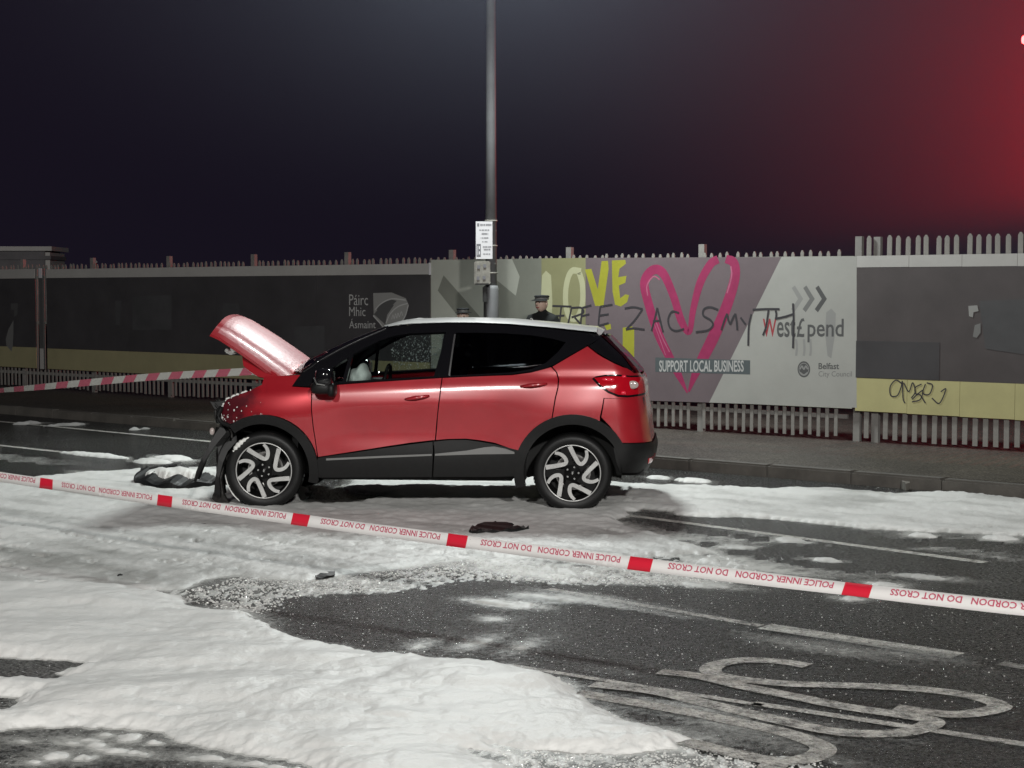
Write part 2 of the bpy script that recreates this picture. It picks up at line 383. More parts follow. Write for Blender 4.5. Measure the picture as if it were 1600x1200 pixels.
road_strip('edge_line', -3.6, 6.14, -1.9, 6.32, 0.07, M['letters'])
road_strip('edge_line', -4.9, 6.02, -3.55, 6.13, 0.05, M['letters'])
vs2, fs2 = text2d('BUS', 0.008, 6)
def letter_strokes():
    vs, fs, zz, zc = [], [], [], []
    def add(pts, w):
        v, f = stroke(pts, w, 8); k = len(vs); zz.extend([0.0062 + 0.0005 * len(zc) + 0.0003 * i / len(v) for i in range(len(v))]); zc.append(1); vs.extend(v); fs.extend(tuple(i + k for i in q) for q in f)
    G = lambda L: [(float(np.dot(gnd(*p), -ROAD)), float(np.dot(gnd(*p), ACR))) for p in L]
    # S, U and B as drawn on the road, strokes about 9 cm wide
    add(G([(1262, 1042), (1225, 1036), (1165, 1033), (1120, 1040), (1112, 1052), (1150, 1062), (1230, 1070), (1330, 1073), (1430, 1078), (1510, 1088), (1562, 1104), (1530, 1115), (1480, 1118), (1400, 1107)]), 0.108)
    add(G([(1030, 1051), (1090, 1058), (1160, 1074), (1240, 1090), (1320, 1106), (1400, 1118), (1455, 1128), (1440, 1140), (1395, 1148), (1310, 1146), (1210, 1126), (1100, 1100), (1020, 1082), (925, 1071)]), 0.108)
    add(G([(900, 1084), (980, 1098), (1060, 1112), (1150, 1130), (1230, 1148), (1285, 1170), (1265, 1187), (1215, 1192), (1150, 1180), (1090, 1166), (1040, 1153)]), 0.108)
    add(G([(1215, 1192), (1205, 1206), (1225, 1222)]), 0.108)
    return [rd(a, b, z_) for (a, b), z_ in zip(vs, zz)], fs
lv, lf = letter_strokes()
tag(mesh('bus_lettering', lv, lf, M['letters']), kind='structure')

# ------------------------------------------------------------------ palisade fences and their hoardings
RZ = rot_road
def palisade(label, s0, s1, posts, top, pitch, rails, width=0.052):
    root = empty('palisade_fence', fp((s0 + s1) / 2, 0), 0, label, 'fence', 'palisade fences along the pavement')
    base = np.array(root.location)
    def child(name, mb, m): return mb.build(name, m, root)
    for q, (sp, pt) in enumerate(posts):
        b = MB(); b.box(fp(sp, (PAV + pt) / 2, -0.05) - base, 0.082, 0.06, pt - PAV, -ROAD, ACR); child('post', b, M['post'])
    for rz in rails:
        b = MB(); b.box(fp((s0 + s1) / 2, rz, -0.025) - base, s1 - s0, 0.035, 0.05, -ROAD, ACR); child('rail', b, M['post'])
    h = top - PAV - 0.04; w = width / 2
    prof = [(-w, 0, 0), (w, 0, 0), (w, 0, h - 0.03), (w * 0.35, 0, h), (-w * 0.35, 0, h), (-w, 0, h - 0.03)]
    vs = prof + [(x, 0.014, z) for x, y, z in prof]; n = len(prof)
    fs = [tuple(range(n)), tuple(range(2 * n - 1, n - 1, -1))] + [(i, i + n, (i + 1) % n + n, (i + 1) % n) for i in range(n)]
    me = bpy.data.meshes.new('pale'); me.from_pydata(vs, [], fs); me.materials.append(M['pale'])
    sp = s0 + 0.06
    while sp < s1 - 0.04:
        if all(abs(sp - p_[0]) > 0.07 for p_ in posts):
            o = link('pale', me, None, root); p = fp(sp, PAV + 0.04, 0.012) - base
            o.location = p + UP * random.uniform(-0.012, 0.012); o.rotation_euler = (0, random.uniform(-0.012, 0.012), RZ)
        sp += pitch
    return root
posts_l = [(-0.07 - 0.03 - 2.04 * k, 2.42) for k in range(1, 10)]
palisade('long grey palisade fence behind the printed hoardings, only short pale tips above them', -19.6, -0.14, posts_l, 2.315, 0.112, [0.40, 1.3, 2.1], 0.042)
fence_r = palisade('taller palisade fence at the right edge with long pale tips above the white band', 0.05, 4.3, [(-0.03, 2.47), (0.20, 2.46), (2.1, 2.46), (4.2, 2.46)], 2.465, 0.118, [1.3, 2.0], 0.056)

def hoarding(label, s0):
    return empty('hoarding', fp(s0, 0), 0, label, 'hoarding', 'hoardings fixed to the palisade fence')
def slab(root, name, m, s0, s1, z0, z1, off=0.045, th=0.012, z0b=None, z1b=None):
    base = np.array(root.location); b = MB()
    z0b = z0 if z0b is None else z0b; z1b = z1 if z1b is None else z1b
    vs = [fp(s0, z0, off - th) - base, fp(s1, z0b, off - th) - base, fp(s1, z1b, off - th) - base, fp(s0, z1, off - th) - base,
          fp(s0, z0, off) - base, fp(s1, z0b, off) - base, fp(s1, z1b, off) - base, fp(s0, z1, off) - base]
    b.add(vs, [(0, 3, 2, 1), (4, 5, 6, 7), (0, 1, 5, 4), (1, 2, 6, 5), (2, 3, 7, 6), (3, 0, 4, 7)])
    return b.build(name, m, root)
def decal(root, name, m, vs, fs, off, label=None):
    base = np.array(root.location)
    o = mesh(name, [fp(a, b, off) - base for a, b in vs], fs, m, root)
    if label: o['label'] = label
    return o
def OF(pts, off=0.05): return [on_fence(px, py, off) for px, py in pts]
def poly(root, name, m, pts, off, label=None):
    P2 = OF(pts, off); vv = [Vector(p) for p in P2]; n = len(vv)
    r = delaunay_2d_cdt(vv, [(i, (i + 1) % n) for i in range(n)], [], 1, 1e-5)
    return decal(root, name, m, [tuple(v) for v in r[0]], [tuple(f) for f in r[2]], off, label)
def strokes(root, name, m, lines, w, off, label=None):
    vs, fs = [], []
    for L in lines:
        ww = w
        if isinstance(L, tuple): L, ww = L
        v, f = stroke(OF(L, off), ww, 6); k = len(vs); vs += v; fs += [tuple(i + k for i in q) for q in f]
    return decal(root, name, m, vs, fs, off, label)
def words(root, name, m, body, px0, py0, px1, py1, off, bold=0.0, label=None):
    """lettering that fills the box between two photographed corners on the board"""
    (s0, z1), (s1, z0) = OF([(px0, py0), (px1, py1)], off)
    zl = on_fence(px0, py1, off)[1]; zr = on_fence(px1, py0, off)[1]
    v, f = text2d(body, bold); out = []
    for a, b in v:
        zb = zl + (z0 - zl) * a; zt = z1 + (zr - z1) * a
        out.append((s0 + (s1 - s0) * a, zb + (zt - zb) * b))
    return decal(root, name, m, out, f, off, label)

# left boards ------------------------------------------------------
hb = hoarding('dark hoarding at the left edge of the fence with a pale leaf shape', -18)
slab(hb, 'top_strip', M['h_white'], -21.5, -15.95, 2.08, 2.245)
for a in (-21.5, -18.7): slab(hb, 'dark_panel', M['h_dark'], a, min(a + 2.79, -15.93), 0.86, 2.076)
slab(hb, 'olive_strip', M['h_olive2'], -21.5, -15.93, 0.49, 0.857)
poly(hb, 'leaf_print', M['h_grey'], [(21, 500), (13, 515), (9, 530), (10, 540), (18, 549), (20, 540), (21, 520)], 0.0453)
poly(hb, 'corner_print', M['h_char'], [(17, 474), (28, 474), (27, 492), (22, 495), (22, 484), (17, 484)], 0.0453)
trim = MB(); base = np.array(hb.location); trim.box(fp(-15.72, 1.365, 0.06) - base, 0.10, 0.03, 1.77, -ROAD, ACR); trim.build('dark_upright', M['h_char'], hb)
trim = MB(); trim.box(fp(-15.72, 0.665, 0.079) - base, 0.10, 0.006, 0.36, -ROAD, ACR); trim.build('pale_upright_foot', M['h_white'], hb)
trim = MB(); trim.box(fp(-15.72, 2.17, 0.079) - base, 0.10, 0.006, 0.17, -ROAD, ACR); trim.build('white_upright_cap', M['sign_white'], hb)

hl = hoarding('long dark grey hoarding with Páirc Mhic Ásmaint lettering and a shield emblem', -11)
s = -15.60
while s < -6.6:
    e = min(s + 2.26, -6.55)
    slab(hl, 'top_strip', M['h_white'], s, e - 0.004, 2.083, 2.235)
    slab(hl, 'dark_panel', M['h_dark'], s, e - 0.004, 0.852, 2.08)
    slab(hl, 'olive_strip', M['h_olive2'], s, e - 0.004, 0.49, 0.849)
    s = e if e < -6.56 else 0
for q in ([(207, 463), (268, 461), (268, 515), (207, 516)], [(460, 510), (507, 509), (507, 556), (460, 556)], [(348, 474), (374, 474), (374, 515), (348, 515)], [(180, 470), (190, 470), (187, 508), (181, 508)]):
    poly(hl, 'faded_patch', M['h_patch'], q, 0.0453)
words(hl, 'lettering', M['h_text'], 'Páirc', 545.5, 460, 575, 477, 0.0457, 0.0)
words(hl, 'lettering', M['h_text'], 'Mhic', 545.5, 479.5, 571, 494, 0.0457, 0.0)
words(hl, 'lettering', M['h_text'], 'Ásmaint', 545.5, 498, 587, 513, 0.0457, 0.0)
poly(hl, 'shield_emblem', M['h_grey2'], [(583, 458), (612, 457), (634, 466), (639, 477), (632, 497), (619, 511), (602, 515), (584, 494)], 0.0455)
poly(hl, 'shield_shade', M['h_char'], [(584, 491), (590, 484), (604, 478), (616, 476), (605, 492), (602, 507)], 0.0458)
poly(hl, 'shield_shade', M['h_char'], [(588, 481), (597, 473), (612, 468), (620, 470), (612, 478), (600, 481), (590, 487)], 0.0461)
strokes(hl, 'shield_line', M['h_text'], [[(583, 493), (592, 503), (602, 513), (620, 510), (632, 496), (638, 477)], [(586, 484), (596, 474), (612, 467), (634, 469)], [(603, 505), (610, 490), (622, 479), (637, 474)]], 0.018, 0.0464)
strokes(hl, 'emblem_scrawl', M['h_text'], [[(612, 499), (614, 492), (616, 498), (618, 490), (620, 497), (622, 489), (624, 495), (627, 487), (629, 493)]], 0.012, 0.0467)

# printed board in the middle --------------------------------------
hm = hoarding('printed LOVE hoarding with a pink heart and black sprayed words', -3.2)
slab(hm, 'board', M['h_green'], -6.535, -0.055, 0.47, 2.285, 0.045, 0.012, 0.50, 2.245)
edge = MB(); base = np.array(hm.location); edge.box(fp(-6.55, 2.16, 0.05) - base, 0.03, 0.016, 0.17, -ROAD, ACR); edge.build('edge_cap', M['sign_white'], hm)
o1 = 0.0453
poly(hm, 'print_band', M['h_band'], [(684, 454), (693, 430), (772, 520), (752, 540), (740, 525)], o1, 'dark diagonal band')
poly(hm, 'print_band', M['h_band'], [(769, 432), (806, 462), (806, 560), (735, 560), (769, 520)], o1)
poly(hm, 'print_band', M['h_band'], [(800, 404.5), (812, 432), (806, 462), (806, 622), (846, 623), (846, 403.8)], o1)
poly(hm, 'print_field', M['h_yolive'], [(846, 403.8), (846, 623), (915, 623), (915, 403)], o1, 'olive field')
poly(hm, 'print_field', M['h_mauve'], [(915, 403), (915, 623), (1108, 629), (1221, 401.5)], o1, 'mauve field')
poly(hm, 'print_field', M['h_pale'], [(1221, 401.5), (1108, 629), (1338.5, 637), (1338.5, 400.5)], o1, 'pale field')
o2 = 0.0457
poly(hm, 'letter_l', M['h_cream'], [(845, 470), (847, 430), (853, 423), (861, 430), (863, 470), (862, 500), (875, 505), (876, 514), (848, 514)], o2)
L_o = stroke(OF([(908, 424), (893, 424), (885, 445), (884, 475), (890, 495), (902, 496), (910, 475), (910, 445), (905, 426)], o2), 0.085, 6)
decal(hm, 'letter_o', M['h_cream'], L_o[0], L_o[1], o2)
poly(hm, 'letter_v', M['h_yellow'], [(914, 421), (924, 420), (934, 452), (940, 408), (950, 407.5), (951, 420), (943, 478), (930, 478)], o2)
poly(hm, 'letter_e', M['h_yellow'], [(956, 407), (977, 406), (978, 412), (968, 420), (966, 433), (979, 431), (977, 442), (967, 446), (969, 466), (977, 460), (983, 461), (980, 472), (970, 479), (961, 476), (957, 455)], o2)
poly(hm, 'letter_fragment', M['h_yellow'], [(973, 512), (988, 510), (991, 516), (991, 560), (984, 562), (973, 555)], o2)
poly(hm, 'letter_fragment', M['h_yellow'], [(944, 508), (954, 506), (955, 514), (948, 516)], o2)
o3 = 0.0461
strokes(hm, 'heart', M['h_pink'], [([(1074, 614), (1060, 585), (1045, 556), (1028, 520), (1012, 470), (1007, 440), (1020, 422), (1036, 427), (1052, 462), (1064, 500), (1077, 519), (1083, 484), (1094, 442), (1110, 413), (1122, 405)], [0.02, 0.10, 0.12, 0.13, 0.13, 0.13, 0.12, 0.12, 0.11, 0.11, 0.07, 0.09, 0.11, 0.11, 0.10]),
    ([(1134, 404.5), (1146, 410), (1149, 428), (1143, 455), (1130, 492), (1114, 528), (1100, 556), (1088, 580), (1076, 612)], [0.10, 0.12, 0.13, 0.14, 0.15, 0.16, 0.15, 0.12, 0.03])], 0.12, o3)
strokes(hm, 'heart_highlight', M['h_pink2'], [([(1012, 462), (1011, 446), (1021, 432), (1031, 437)], 0.018), ([(1142, 416), (1143, 432), (1136, 458)], 0.02), ([(1046, 550), (1034, 526), (1024, 500)], 0.014), ([(1040, 555), (1022, 505)], 0.01)], 0.02, 0.0463)
for k, (x0, c) in enumerate(((1237, 'h_grey2'), (1255, 'h_grey'), (1274, 'h_char'))):
    poly(hm, 'arrow', M[c], [(x0, 450), (x0 + 5, 446), (x0 + 18, 467), (x0 + 4, 488), (x0 - 1, 483), (x0 + 10, 467)], o2)
words(hm, 'lettering', M['h_redw'], 'W', 1192, 498, 1213, 526, o2, 0.012)
words(hm, 'lettering', M['h_char'], 'est', 1214, 498, 1243, 527, o2, 0.012)
words(hm, 'lettering', M['h_char'], '£', 1245, 497, 1257, 527, o2, 0.012)
words(hm, 'lettering', M['h_char'], 'pend', 1262, 498, 1318, 535, o2, 0.012)
lb = poly(hm, 'slogan_label', M['h_slate'], [(1024, 558.5), (1172, 563), (1172, 585), (1024, 581)], 0.0465)
words(hm, 'lettering', M['h_text'], 'SUPPORT LOCAL BUSINESS', 1030, 563, 1162, 581, 0.0468, 0.02)
cs, cz = on_fence(1256, 577, o2); ang = [2 * math.pi * i / 28 for i in range(28)]
decal(hm, 'round_emblem', M['h_char'], [(cs + 0.083 * math.cos(a), cz + 0.095 * math.sin(a)) for a in ang], [tuple(range(28))], o2)
decal(hm, 'emblem_ring', M['h_grey2'], [(cs + r * math.cos(a), cz + r * 1.12 * math.sin(a)) for r in (0.060, 0.068) for a in ang], [(i, (i + 1) % 28, 28 + (i + 1) % 28, 28 + i) for i in range(28)], 0.0460)
strokes(hm, 'emblem_wing', M['h_grey2'], [[(1250, 577), (1253, 572), (1256, 577), (1259, 572), (1262, 577)], [(1250, 582), (1256, 586), (1262, 582)]], 0.018, 0.0462)
words(hm, 'lettering', M['h_char'], 'Belfast', 1279, 567, 1311, 577, o2, 0.02)
words(hm, 'lettering', M['h_grey'], 'City Council', 1279, 580, 1331, 591, o2, 0.0)
o4 = 0.0470
spray = [[(863, 478), (893, 479)], [(877, 479), (874, 505), (872, 512)], [(863, 494), (882, 493)],
    [(893, 481), (889, 500), (886, 512)], [(893, 481), (908, 481), (911, 489), (893, 496)], [(898, 496), (912, 512)],
    [(910, 481), (908, 498), (907, 511)], [(910, 481), (924, 477)], [(909, 494), (921, 491)], [(907, 511), (920, 508)],
    [(938, 479), (936, 495), (935, 509)], [(938, 479), (957, 476)], [(937, 493), (951, 491)], [(935, 509), (951, 505)],
    [(976, 482), (990, 480), (1004, 483)], [(1004, 483), (992, 500), (978, 515)], [(978, 515), (990, 513), (1007, 515)],
    [(1018, 517), (1023, 498), (1027, 481)], [(1027, 481), (1031, 498), (1036, 519)], [(1020, 502), (1033, 501)],
    [(1061, 489), (1050, 487), (1044, 499), (1047, 512), (1056, 517), (1069, 514)],
    [(1122, 484), (1110, 480), (1100, 483), (1099, 493), (1110, 500), (1114, 508), (1106, 516), (1087, 519)],
    [(1127, 516), (1132, 500), (1136, 490)], [(1136, 490), (1138, 500), (1141, 507)], [(1141, 507), (1145, 497), (1149, 490)], [(1149, 490), (1151, 503), (1152, 516)],
    [(1157, 496), (1162, 503), (1165, 507)], [(1174, 491), (1170, 510), (1169, 540)],
    [(1176, 484), (1195, 483), (1218, 483)], [(1201, 483), (1197, 510), (1192, 524)],
    [(1212, 485), (1213, 492), (1212, 499)], [(1239, 474), (1240, 500), (1239, 544)], [(1212, 498), (1226, 495), (1239, 491)]]
for q, st in enumerate(spray): strokes(hm, 'sprayed_stroke', M['spray'], [st], 0.026, o4 + 0.00008 * q, 'black sprayed stroke of FREE ZAC SMYTH')
poly(hm, 'spray_smear', M['h_grey2'], [(1291, 488), (1299, 482), (1306, 490), (1305, 520), (1299, 560), (1293, 556), (1289, 520)], 0.0455)
for a, b in ((1244, 0.3), (1256, 0.25), (1266, 0.28)): strokes(hm, 'spray_drip', M['h_grey2'], [[(a, 530), (a + 1, 545), (a, 556)]], 0.03, 0.0455)

# right board ------------------------------------------------------
hr = hoarding('brown hoarding at the right edge with a yellow bottom strip and black tag', 1.5)
for q, (a, b) in enumerate(((-0.015, 0.62), (0.624, 1.24), (1.244, 1.86), (1.864, 2.5), (2.504, 4.2))):
    slab(hr, 'white_strip', M['h_white'], a, b, 2.115 - 0.0015 * q, 2.245)
    slab(hr, 'yellow_strip', M['h_olive'], a, b, 0.478 - 0.004 * q, 0.856)
slab(hr, 'brown_panel', M['h_dark2'], -0.015, 4.2, 0.858, 2.110)
slab(hr, 'grey_panel', M['h_dark'], -0.01, 1.0, 0.862, 1.28, 0.049, 0.003)
poly(hr, 'torn_patch', M['h_grey2'], [(1513, 478), (1527, 477), (1529, 486), (1521, 488), (1520, 496), (1514, 494)], 0.0505)
poly(hr, 'torn_patch', M['h_grey'], [(1523, 508), (1532, 505), (1532, 520), (1526, 528), (1520, 526)], 0.0505)
poly(hr, 'worn_patch', M['h_patch'], [(1530, 470), (1640, 466), (1640, 560), (1540, 545)], 0.0492)
strokes(hr, 'tag_scrawl', M['spray'], [[(1410, 600), (1400, 594), (1391, 604), (1392, 618), (1402, 618), (1408, 605), (1410, 596), (1411, 622), (1414, 630)], [(1412, 598), (1420, 612), (1426, 598), (1430, 612), (1424, 622)],
    [(1440, 600), (1430, 606), (1432, 616), (1442, 610), (1438, 624), (1425, 628)], [(1446, 600), (1442, 614), (1452, 616), (1457, 602), (1448, 598)], [(1425, 624), (1436, 616), (1446, 630)], [(1456, 622), (1468, 630), (1478, 608), (1470, 612)]], 0.014, 0.0500)

# ------------------------------------------------------------------ low building beyond the fence
bx0 = at_depth(70, 400, 33.0); ctr = np.array([bx0[0], 33.0, 0])
bld = empty('outbuilding', tuple(ctr), 0, 'low dark flat roofed outbuilding behind the left end of the fence', 'building')
topz = at_depth(70, 392, 33.0)[2]
def bpart(name, x0, x1, y0, y1, z0, z1, m):
    b = MB(); b.box(((x0 + x1) / 2, (y0 + y1) / 2, (z0 + z1) / 2), x1 - x0, y1 - y0, z1 - z0); return b.build(name, m, bld)
bpart('front_wall', -6, 0, 0, 1.1, -0.03, topz, M['wall']); bpart('pale_lit_side', 0.004, 0.10, 0.02, 1.1, -0.03, topz - 0.03, M['h_white'])  # side wall paler than the front: light on it painted into its colour
bpart('roof_slab', -6.1, 0.16, -0.06, 1.2, topz, topz + 0.09, M['h_white']); bpart('string_course', -6.03, 0.13, -0.03, 1.12, topz - 0.18, topz - 0.10, M['wall'])
rail = empty('handrail', fp(-15.2, 0, -2.0), 0, 'short grey handrail between the outbuilding and the first fence post', 'rail')
base = np.array(rail.location); mb = MB()
mb.tube([fp(-15.6, 2.36, -1.0) - base, fp(-14.5, 2.355, -0.2) - base], 0.025).build('rail', M['post'], rail)
for a, o_ in ((-15.6, -1.0), (-15.0, -0.56)): MB().tube([fp(a, 0.0, o_) - base, fp(a, 2.36, o_) - base], 0.02).build('upright', M['post'], rail)

# ------------------------------------------------------------------ lamp column, parking plate, box, traffic signal
lc = empty('street_lamp', (POLE[0], POLE[1], PAV), 0, 'tall grey street lamp column rising out of frame behind the red car', 'street lamp')
MB().tube([(0, 0, 0), (0, 0, 1.75), (0, 0, 1.80), (0.03, 0, 1.84)][:3], [0.098, 0.098, 0.085], 20).build('base_compartment', M['column'], lc, True)
MB().tube([(0, 0, 1.795), (0.0, 0, 4.3), (0.0, 0, 6.25)], [0.074, 0.064, 0.052], 20).build('shaft', M['column'], lc, True)
MB().tube([(0, 0, 6.20), (0, -0.5, 6.32), (0.02, -1.2, 6.35)], 0.03, 10).build('arm', M['column'], lc, True)
v, f = ellipsoid((0.02, -1.5, 6.36), 0.14, 0.32, 0.06, 3.5); hd = mesh('lantern', v, f, M['column'], lc, True)
MB().box((0.02, -1.5, 6.305), 0.2, 0.42, 0.012).build('led_panel', M['led'], hd)
for z in (1.55, 1.95, 2.30, 2.62): MB().tube([(0, 0, z), (0, 0, z + 0.02)], 0.09 if z < 1.8 else 0.082, 20).build('clamp_band', M['box_grey'], lc, True)
MB().box((0.0, -0.101, 0.8), 0.10, 0.01, 0.5).build('base_door', M['column'], lc)

def near_pole(px, py, y): return at_depth(px, py, y)
def sign_plate():
    a = near_pole(743.5, 346, 20.60); b = near_pole(769.5, 404.5, 20.60); c = (a + b) / 2; w = b[0] - a[0]; h = a[2] - b[2]
    r = empty('parking_plate', (c[0], 20.60, c[2]), 0, 'white parking restriction plate clamped to the lamp column', 'sign')
    pl = MB().box((0, 0, 0), w, 0.004, h).build('plate', M['sign_white'], r)
    def ink(name, x0, x1, z0, z1): MB().box(((x0 + x1) / 2 * w, -0.0035, (z0 + z1) / 2 * h), (x1 - x0) * w, 0.002, (z1 - z0) * h).build(name, M['sign_ink'], r)
    ink('symbol', -0.42, -0.30, 0.37, 0.45); ink('dark_block', -0.46, -0.20, -0.44, -0.10)
    rp_ = random.Random(4)
    for z, x0, x1, hh in ((0.41, -0.24, 0.42, 0.05), (0.27, -0.28, 0.30, 0.035), (0.17, -0.15, 0.24, 0.045), (0.06, -0.20, 0.26, 0.035), (-0.04, -0.12, 0.2, 0.03), (-0.18, -0.08, 0.40, 0.035), (-0.25, -0.02, 0.38, 0.04), (-0.37, -0.06, 0.36, 0.03)):
        x = x0
        while x < x1:
            ww = rp_.uniform(0.025, 0.05); ink('print_mark', x, x + ww, z - hh / 2, z + hh / 2); x += ww + rp_.choice((0.012, 0.012, 0.04))
    for x0, x1, z0, z1 in ((-0.40, -0.37, -0.40, -0.16), (-0.32, -0.25, -0.24, -0.16), (-0.32, -0.25, -0.38, -0.30)):
        MB().box(((x0 + x1) / 2 * w, -0.0046, (z0 + z1) / 2 * h), (x1 - x0) * w, 0.001, (z1 - z0) * h).build('symbol_mark', M['sign_white'], r)
sign_plate()
def rotated_box(name, px0, py0, px1, py1, y, depth, m, label, cat, extra=None):
    a = near_pole(px0, py0, y); b = near_pole(px1, py1, y); c = (a + b) / 2
    r = empty(name, (c[0], y + depth / 2, c[2]), 0, label, cat); w = b[0] - a[0]; h = a[2] - b[2]
    bm = bmesh.new(); bmesh.ops.create_cube(bm, size=1)
    for v in bm.verts: v.co = Vector((v.co.x * w, v.co.y * depth, v.co.z * h))
    bmesh.ops.bevel(bm, geom=bm.edges[:], offset=0.012, segments=2, affect='EDGES'); from_bm('casing', bm, m, r)
    return r, w, h, depth
r, w, h, d = rotated_box('control_box', 741, 408, 766, 445, 20.50, 0.10, M['box_grey'], 'weathered grey box strapped to the lamp column below the white plate', 'box')
for x, z in ((-0.22, 0.25), (-0.26, -0.22), (0.16, 0.30), (0.12, -0.2)): MB().box((x * w, -d / 2 - 0.004, z * h), 0.035, 0.012, 0.045).build('fixing', M['sign_ink'], r)
MB().box((0, -d / 2 - 0.003, -0.47 * h), w * 0.85, 0.02, 0.02).build('strap', M['black'], r)
r, w, h, d = rotated_box('cable_cover', 754, 447, 761.5, 473, 20.52, 0.07, M['dark'], 'narrow black cable cover on the lamp column below the grey box', 'cable cover')
MB().tube([(0, 0, -h / 2), (0.01, 0.02, -h / 2 - 0.3), (0.0, 0.02, -h / 2 - 1.0)], 0.012).build('cable', M['black'], r)
mx_ = at_depth(1606, 62, 34.0)
ml = empty('mast_light', (mx_[0], 34.0, -0.03), 0, 'small red warning light on a slim mast at the upper right edge', 'light')
MB().tube([(0.05, 0, 0), (0.05, 0, mx_[2])], 0.035, 10).build('mast', M['black'], ml, True)
MB().tube([(0.05, 0, mx_[2] - 0.02), (-0.05, 0, mx_[2] - 0.02)], 0.02, 8).build('bracket', M['black'], ml)
v, f = ellipsoid((-0.055, 0, mx_[2] + 0.03), 0.075, 0.075, 0.09, 2.6); mesh('lens', v, f, M['glow_red'], ml, True)

# ------------------------------------------------------------------ the red car
CAR_ROT = rad(-4.303); cr, sr = math.cos(CAR_ROT), math.sin(CAR_ROT)
CX = np.array([cr, sr, 0]); CY = np.array([-sr, cr, 0])              # car x: towards the tail, y: away from the camera
CAR0 = np.array([-2.0970, 13.4151, 0]) + CY * 0.87
WB = 2.606; WR = 0.329
car = empty('car', tuple(CAR0), CAR_ROT, 'red hatchback with a white roof, torn off front bumper and raised bonnet', 'car')
def to_world(p): return CAR0 + CX * p[0] + CY * p[1] + UP * p[2]
XR_Z = [0.2, 0.30, 0.42, 0.52, 0.60, 0.75, 0.9, 1.08, 1.16, 1.30, 1.46, 1.60]
XR_X = [3.16, 3.20, 3.27, 3.285, 3.265, 3.245, 3.225, 3.20, 3.165, 3.04, 2.88, 2.74]
def xr(z): return float(np.interp(z, XR_Z, XR_X))
def belt(x): return 1.02 + 0.045 * max(x, 0)
G_ = lambda t: math.exp(-t * t)
def halfw(x, z):
    w = 0.872
    if x < 0.35: w -= 0.115 * ((0.35 - x) / 1.1) ** 2
    if x > 2.2: w -= 0.075 * ((x - 2.2) / 1.0) ** 2
    zb = belt(x); d = z - zb
    if d > 0: w += -0.034 - 0.40 * d - 0.42 * d * d
    else: w -= 0.034 * math.exp(d / 0.05)
    if z < 0.55: w -= 0.30 * (0.55 - z) ** 2
    win = 1 / (1 + math.exp(-(x - 0.62) / 0.10)) * 1 / (1 + math.exp((x - 2.0) / 0.12))
    w -= 0.026 * win * G_((z - 0.66) / 0.15)
    w += 0.010 * win * G_((z - (0.86 + 0.03 * x)) / 0.06)
    w += 0.030 * G_((x - 2.62) / 0.48) * G_((z - 0.83) / 0.17)
    w -= 0.018 * G_((z - 1.125) / 0.032) / (1 + math.exp(-(x - 2.35) / 0.07))
    w += 0.026 * G_((x - 0.05) / 0.46) * G_((z - 0.80) / 0.15)
    return w
def csm(z): k = min(max((z - 1.0) / 0.25, 0), 1); return 0.30 - 0.12 * k, 0.40 - 0.14 * k
def Ps(u, z):
    a, b = csm(z); xc = xr(z) - a
    if u <= xc: return np.array([u, -halfw(u, z), z])
    w = halfw(xc, z); Lc = 1.5708 * math.sqrt((a * a + b * b) / 2); t = (u - xc) / Lc
    if t <= 1:
        k = t * math.pi / 2; return np.array([xc + a * math.sin(k), -(w - b) - b * math.cos(k), z])
    y = min(-(w - b) + (u - xc - Lc), 0.0)
    return np.array([xr(z) + 0.03 * (1 - (y / (w - b)) ** 2), y, z])
def u_mid(z):
    a, b = csm(z); xc = xr(z) - a; return xc + 1.5708 * math.sqrt((a * a + b * b) / 2) + halfw(xc, z) - b
def Pn(u, z):
    e = 0.004; du = Ps(u + e, z) - Ps(u - e, z); dz = Ps(u, z + e) - Ps(u, z - e); n = np.cross(du, dz)
    return n / (np.linalg.norm(n) + 1e-12)
def uv(px, py):
    """point of the body side seen at a photographed pixel -> (u, z)"""
    u = (px - 411.6) / 186.8; z = (797 - py) / 186.8
    for _ in range(12):
        def res(u, z):
            q = to_world(Ps(u, z)); a, b = to_px(*q); return np.array([a - px, b - py])
        r0 = res(u, z); e = 0.004; J = np.stack([(res(u + e, z) - r0) / e, (res(u, z + e) - r0) / e], 1)
        try: dlt = np.linalg.solve(J, -r0)
        except np.linalg.LinAlgError: break
        dlt = np.clip(dlt, -0.08, 0.08); u += dlt[0]; z += dlt[1]
    return (float(u), float(z))
def UV(L): return [uv(*p) for p in L]
def arc_px(cx, cy, r, a0, a1, n=14):
    return [(cx + r * math.cos(rad(a0 + (a1 - a0) * i / n)), cy - r * math.sin(rad(a0 + (a1 - a0) * i / n))) for i in range(n + 1)]
def inset(poly, d):
    n = len(poly); P_ = [np.array(p) for p in poly]; ar = sum(P_[i][0] * P_[(i + 1) % n][1] - P_[(i + 1) % n][0] * P_[i][1] for i in range(n)); out = []
    for i in range(n):
        t = P_[(i + 1) % n] - P_[i - 1]; t = t / (np.linalg.norm(t) + 1e-9); nn = np.array([-t[1], t[0]]) * (1 if ar > 0 else -1)
        out.append(tuple(P_[i] + nn * d))
    return out
def clean(poly):
    out = []
    for p in poly:
        if not out or math.hypot(p[0] - out[-1][0], p[1] - out[-1][1]) > 0.004: out.append(p)
    if math.hypot(out[0][0] - out[-1][0], out[0][1] - out[-1][1]) < 0.004: out.pop()
    return out
